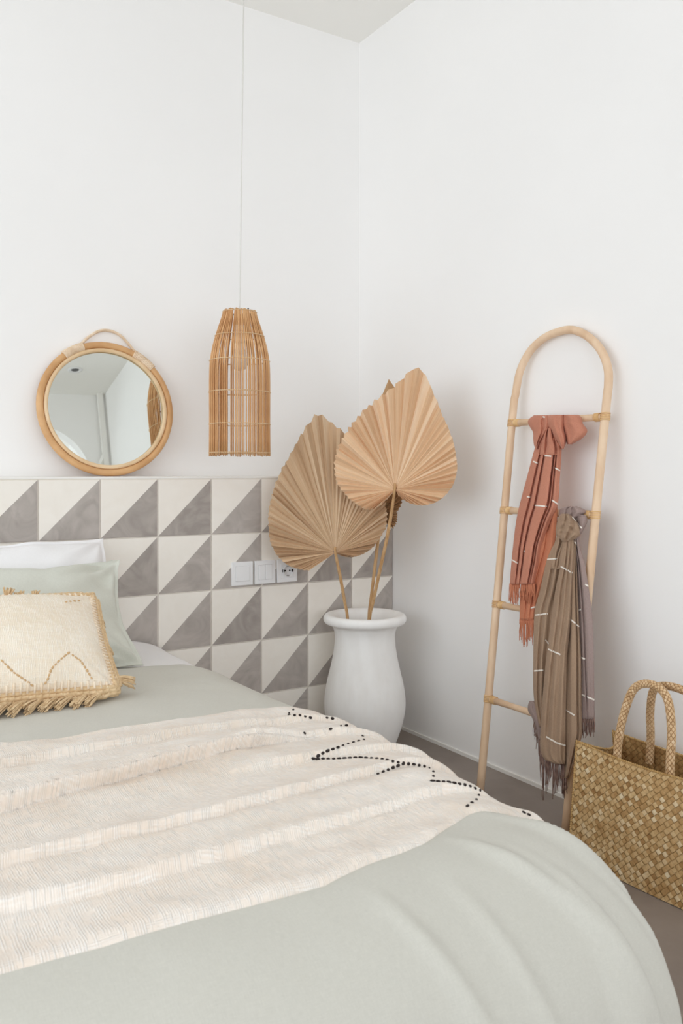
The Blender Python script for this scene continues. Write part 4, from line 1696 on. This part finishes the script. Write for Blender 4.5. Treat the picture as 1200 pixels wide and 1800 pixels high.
def panel(name, P, th, parent, na=24, nb=12, off=0.0, flip=1):
    def pt(i, j):
        a, b = i / na, j / nb
        da = P(min(a + 0.01, 1), b) - P(max(a - 0.01, 0), b)
        db = P(a, min(b + 0.01, 1)) - P(a, max(b - 0.01, 0))
        return P(a, b) + da.cross(db).normalized() * flip * off
    me = grid_mesh(name, na, nb, pt, lambda i, j: (i / na, j / nb))
    o = link(name, me, 'basket_trim', parent)
    md = o.modifiers.new('thickness', 'SOLIDIFY')
    md.thickness = th
    md.offset = 0
    return o


root = tag(empty('woven_basket', (1.86, 1.40, 0)), 'plaited palm tote basket with two braided handles on the floor', 'basket')
LA = abs(BY1 - BY0)
e0, e1 = basket_end(BY0, -1), basket_end(BY1, 1)
# outward direction for each panel: sign chosen so that the cells rise outwards
weave('front_weave', basket_front, LA, BZ, 0.0128, 'weave', root, -1 if (Vector((0, -1, 0)).cross(Vector((0, 0, 1)))).x > 0 else 1, seed=1)
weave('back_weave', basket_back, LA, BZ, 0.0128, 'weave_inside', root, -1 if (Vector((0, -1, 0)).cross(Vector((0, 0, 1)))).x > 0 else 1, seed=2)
weave('end_weave', e0, 0.19, BZ, 0.0128, 'weave', root, 1, seed=3)
weave('end_weave', e1, 0.19, BZ, 0.0128, 'weave', root, -1, seed=4)
panel('front_lining', basket_front, 0.0012, root, off=-0.0016)
panel('back_lining', basket_back, 0.0012, root, off=-0.0016)
panel('end_lining', e0, 0.001, root, off=0.0)
panel('end_lining', e1, 0.001, root, off=0.0)
panel('bottom', lambda a, b: basket_front(a, 0).lerp(basket_back(a, 0), b) + Vector((0, 0, 0.001)), 0.002, root)


def whip(pts, name='stitched_edge'):
    bm = bmesh.new()
    pts = [Vector(p) for p in pts]
    L = sum((b - a).length for a, b in zip(pts, pts[1:]))
    add_tube(bm, pts, 0.0024, 6)
    add_tube(bm, coil_pts(pts, 0.0026, L / 0.0065, 7), 0.0013, 5)
    bm_obj(name, bm, 'basket_trim', root)


whip([basket_front(i / 30, 1) for i in range(31)])
whip([basket_back(i / 30, 1) for i in range(31)])
whip([basket_front(0, i / 16) for i in range(17)])
whip([basket_back(0, i / 16) for i in range(17)])
whip([e0(i / 14, 1) for i in range(15)])
whip([e1(i / 14, 1) for i in range(15)])


def braid_tube(name, pts, r, parent, cells=8, seed=0):
    """plaited cord: diamond cells wound round a path"""
    rnd = random.Random(seed)
    pts = [Vector(p) for p in pts]
    L = sum((b - a).length for a, b in zip(pts, pts[1:]))
    fr = frames(pts)
    bm = bmesh.new()
    lay = bm.faces.layers.float.new('piece')

    def P(s, w, h):
        u = min(max(s / L, 0), 1) * (len(pts) - 1)
        k_ = min(int(u), len(pts) - 2)
        f = u - k_
        c = pts[k_].lerp(pts[k_ + 1], f)
        t0, a0, b0 = fr[k_]
        t1, a1_, b1_ = fr[k_ + 1]
        a_, b_ = a0.lerp(a1_, f), b0.lerp(b1_, f)
        return c + (a_ * math.cos(w) + b_ * math.sin(w)) * (r + h)
    dw = 2 * PI / cells          # angular size of a diamond
    ds = r * dw * 1.35
    ns = int(L / (ds / 2))
    for j in range(ns):
        for i in range(cells):
            w0 = (i + (0.5 if j % 2 else 0)) * dw
            s0 = j * ds / 2
            tone = min(1, max(0, rnd.gauss(0.5, 0.2)))
            ctr = bm.verts.new(P(s0, w0, 0.0020))
            rim = [bm.verts.new(P(s0 + x * ds / 2, w0 + y * dw / 2, -0.0008 if k_ % 2 == 0 else -0.0002)) for k_, (x, y) in
                   enumerate(((1, 0), (0.5, 0.5), (0, 1), (-0.5, 0.5), (-1, 0), (-0.5, -0.5), (0, -1), (0.5, -0.5)))]
            mid = [bm.verts.new(P(s0 + x * ds / 2, w0 + y * dw / 2, 0.0017)) for (x, y) in
                   ((0.78, 0), (0.39, 0.39), (0, 0.78), (-0.39, 0.39), (-0.78, 0), (-0.39, -0.39), (0, -0.78), (0.39, -0.39))]
            for q in range(8):
                f = bm.faces.new((rim[q], rim[(q + 1) % 8], mid[(q + 1) % 8], mid[q]))
                f[lay] = tone - 0.35
                f = bm.faces.new((mid[q], mid[(q + 1) % 8], ctr))
                f[lay] = tone
    add_tube(bm, pts, r - 0.0006, 10)
    bmesh.ops.recalc_face_normals(bm, faces=bm.faces)
    return bm_obj(name, bm, 'braid', parent, smooth=False)


def handle(y0, y1, x, zb, zt, xo, seed):
    ym, h = (y0 + y1) / 2, abs(y0 - y1) / 2
    ctrl = [(x, y0, zb - 0.04), (x, y0 - 0.004, zb + 0.03), (x + xo * 0.4, y0 - 0.012, zb + (zt - zb) * 0.55), (x + xo * 0.8, y0 - 0.035, zb + (zt - zb) * 0.9),
            (x + xo, ym, zt), (x + xo * 0.8, y1 + 0.030, zb + (zt - zb) * 0.9), (x + xo * 0.4, y1 + 0.006, zb + (zt - zb) * 0.55), (x, y1, zb + 0.03), (x, y1, zb - 0.04)]
    return braid_tube('braided_handle', spline(ctrl, 70), 0.0088, root, 6, seed)


handle(1.500, 1.338, 1.802, 0.296, 0.494, 0.032, 1)
handle(1.492, 1.300, 1.922, 0.296, 0.484, -0.030, 2)
rebase(root)
